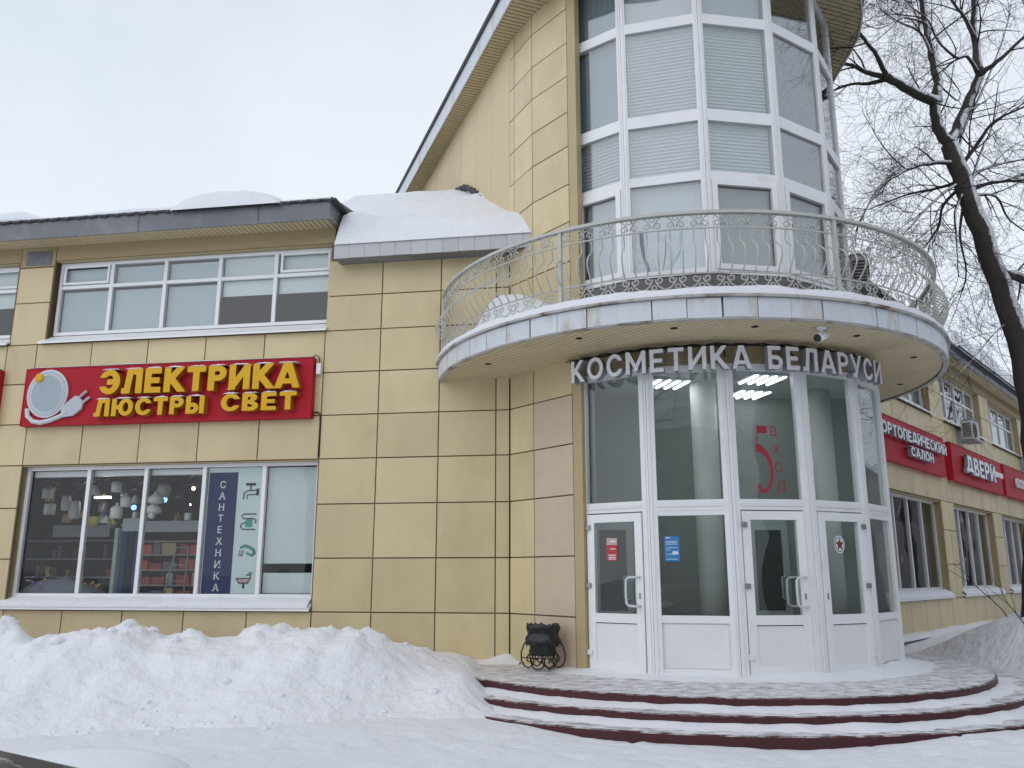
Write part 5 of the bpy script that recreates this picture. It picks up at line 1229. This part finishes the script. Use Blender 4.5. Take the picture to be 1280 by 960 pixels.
shade_block = thing("apartment_block", (33, 12, GROUND), "unseen grey block added along the side street to darken the right wing and its panes", "building")
FX = frame((OR_.x + .7547 * 21, OR_.y - .656 * 21), ER)  # added out of view: blocks the low sky from the right wing and its panes
mb = MB(); mb.box(-16, 150, -12, 0, GROUND, 10.5); part("wall", mb, "far_wall", shade_block, FX)
mb = MB(); mb.box(-16.5, 150.5, -12.5, .5, 10.5, 10.9); part("roof", mb, "snow_roof", shade_block, FX)
for i in range(18):
    for j in range(3): ubox("window", "far_pane", shade_block, FX, -14 + 3.2 * i, -12.5 + 3.2 * i, .0, .04, 1.2 + 3.0 * j, 2.7 + 3.0 * j)
# twigs poking out of the right snow bank
random.seed(3)
for i, (x, y, lean, h, lab) in enumerate(((8.6, 14.6, -.5, 1.0, "bare branching twig leaning left out of the right snow bank"), (9.1, 13.3, .05, .8, "short upright twig at the foot of the right snow bank"), (8.9, 15.6, -.75, 1.25, "long thin twig arching over the right snow bank before the wall"), (10.6, 14.2, .1, .7, "short twig in the snow near the tree trunk"))):
    z = ground_h(x, y) + bank_right(x, y) - .1; t = thing("bare_sapling", (x, y, z), lab, "sapling", "twigs in the right snow bank"); mb = MB()
    P = [Vector((x + lean * h * f + .03 * math.sin(f * 9), y, z + h * (f - .25 * abs(lean) * f * f))) for f in [k / 6 for k in range(7)]]; mb.tube(P, [.011 - .0013 * k for k in range(7)], 5)
    for k in (2, 3, 4): mb.tube([P[k], P[k] + Vector((lean * .3 + .1 * (-1) ** k, -.05, .2)), P[k] + Vector((lean * .55 + .16 * (-1) ** k, -.08, .34))], [.006, .004, .003], 4)
    part("stem", mb, "twig", t)

# ------------------------------------------------------------------ parked car at the lower left
cr = thing("parked_car", (-1.75, 1.6, GROUND), "dark car with snow on it, its edge showing at the lower left corner", "car")
FCAR = Matrix.Translation((-1.36, 1.53, GROUND + .02)) @ Matrix.Rotation(R(20), 4, 'Z')     # local +y is forward
body = MB(); rows = []
stn = [(-2.35, .55, .62), (-2.25, .80, .78), (-1.6, .92, .84), (-.4, .95, .86), (.8, .93, .86), (1.6, .88, .82), (2.05, .76, .70), (2.15, .55, .55)]
for y, zt, hw2 in stn:
    rows.append([(hw2 * c, y, zz) for c, zz in ((-.95, .28), (-1, .45), (-1, zt * .72), (-.93, zt * .95), (-.6, zt), (0, zt + .02), (.6, zt), (.93, zt * .95), (1, zt * .72), (1, .45), (.95, .28), (-.95, .28))])
body.grid(rows); part("body", body, "car_paint", cr, FCAR, True)
cab = MB(); rows = []
for y, zt, hw2, zb in ((-1.75, .95, .70, .9), (-1.1, 1.36, .60, .9), (-.5, 1.44, .60, .9), (.05, 1.42, .60, .9), (.30, 1.36, .60, .9), (1.0, .94, .72, .9)):
    rows.append([(hw2 * c, y, zb + (zt - zb) * f) for c, f in ((-1.25, 0), (-1.12, .6), (-.95, .86), (-.7, .95), (-.35, .99), (0, 1), (.35, .99), (.7, .95), (.95, .86), (1.12, .6), (1.25, 0))])
cab.grid(rows); part("cabin", cab, "car_roof", cr, FCAR, True)
for sx_ in (-1, 1):
    for yy in (-1.4, 1.35):
        wh = part("wheel", MB().lathe([(.20, -.10), (.31, -.10), (.32, -.05), (.32, .05), (.31, .10), (.20, .10)], 24), "tyre", cr, FCAR @ Matrix.Translation((sx_ * .74, yy, .32)) @ Matrix.Rotation(R(90), 4, 'Y'), True)
        part("rim", MB().lathe([(.02, .06), (.19, .08), (.20, -.08), (.02, -.06)], 16), "metal_grey", wh, FCAR @ Matrix.Translation((sx_ * .74, yy, .32)) @ Matrix.Rotation(R(90), 4, 'Y'), True)
part("side_window", MB().add([(.68, -1.0, 1.0), (.68, .55, 1.0), (.60, .15, 1.30), (.60, -.85, 1.30), (.70, -1.0, 1.0), (.70, .55, 1.0), (.62, .15, 1.30), (.62, -.85, 1.30)], [(0, 1, 2, 3), (7, 6, 5, 4), (0, 4, 5, 1), (1, 5, 6, 2), (2, 6, 7, 3), (3, 7, 4, 0)]), "car_glass", cr, FCAR)
mb = MB(); rows = []
for j in range(16):
    y = .95 + 1.2 * j / 15; row = []
    for k in range(24):
        x = -.85 + 1.7 * k / 23; e = (1 - abs(x / .86) ** 6) * smooth01((2.16 - y) / .2); row.append((x, y, .82 + .24 * max(0, e) ** .5 + .012 * fbm(x, y, 2, 2)))
    rows.append(row)
mb.grid(rows); part("snow_cover", mb, "snow", cr, FCAR, True)
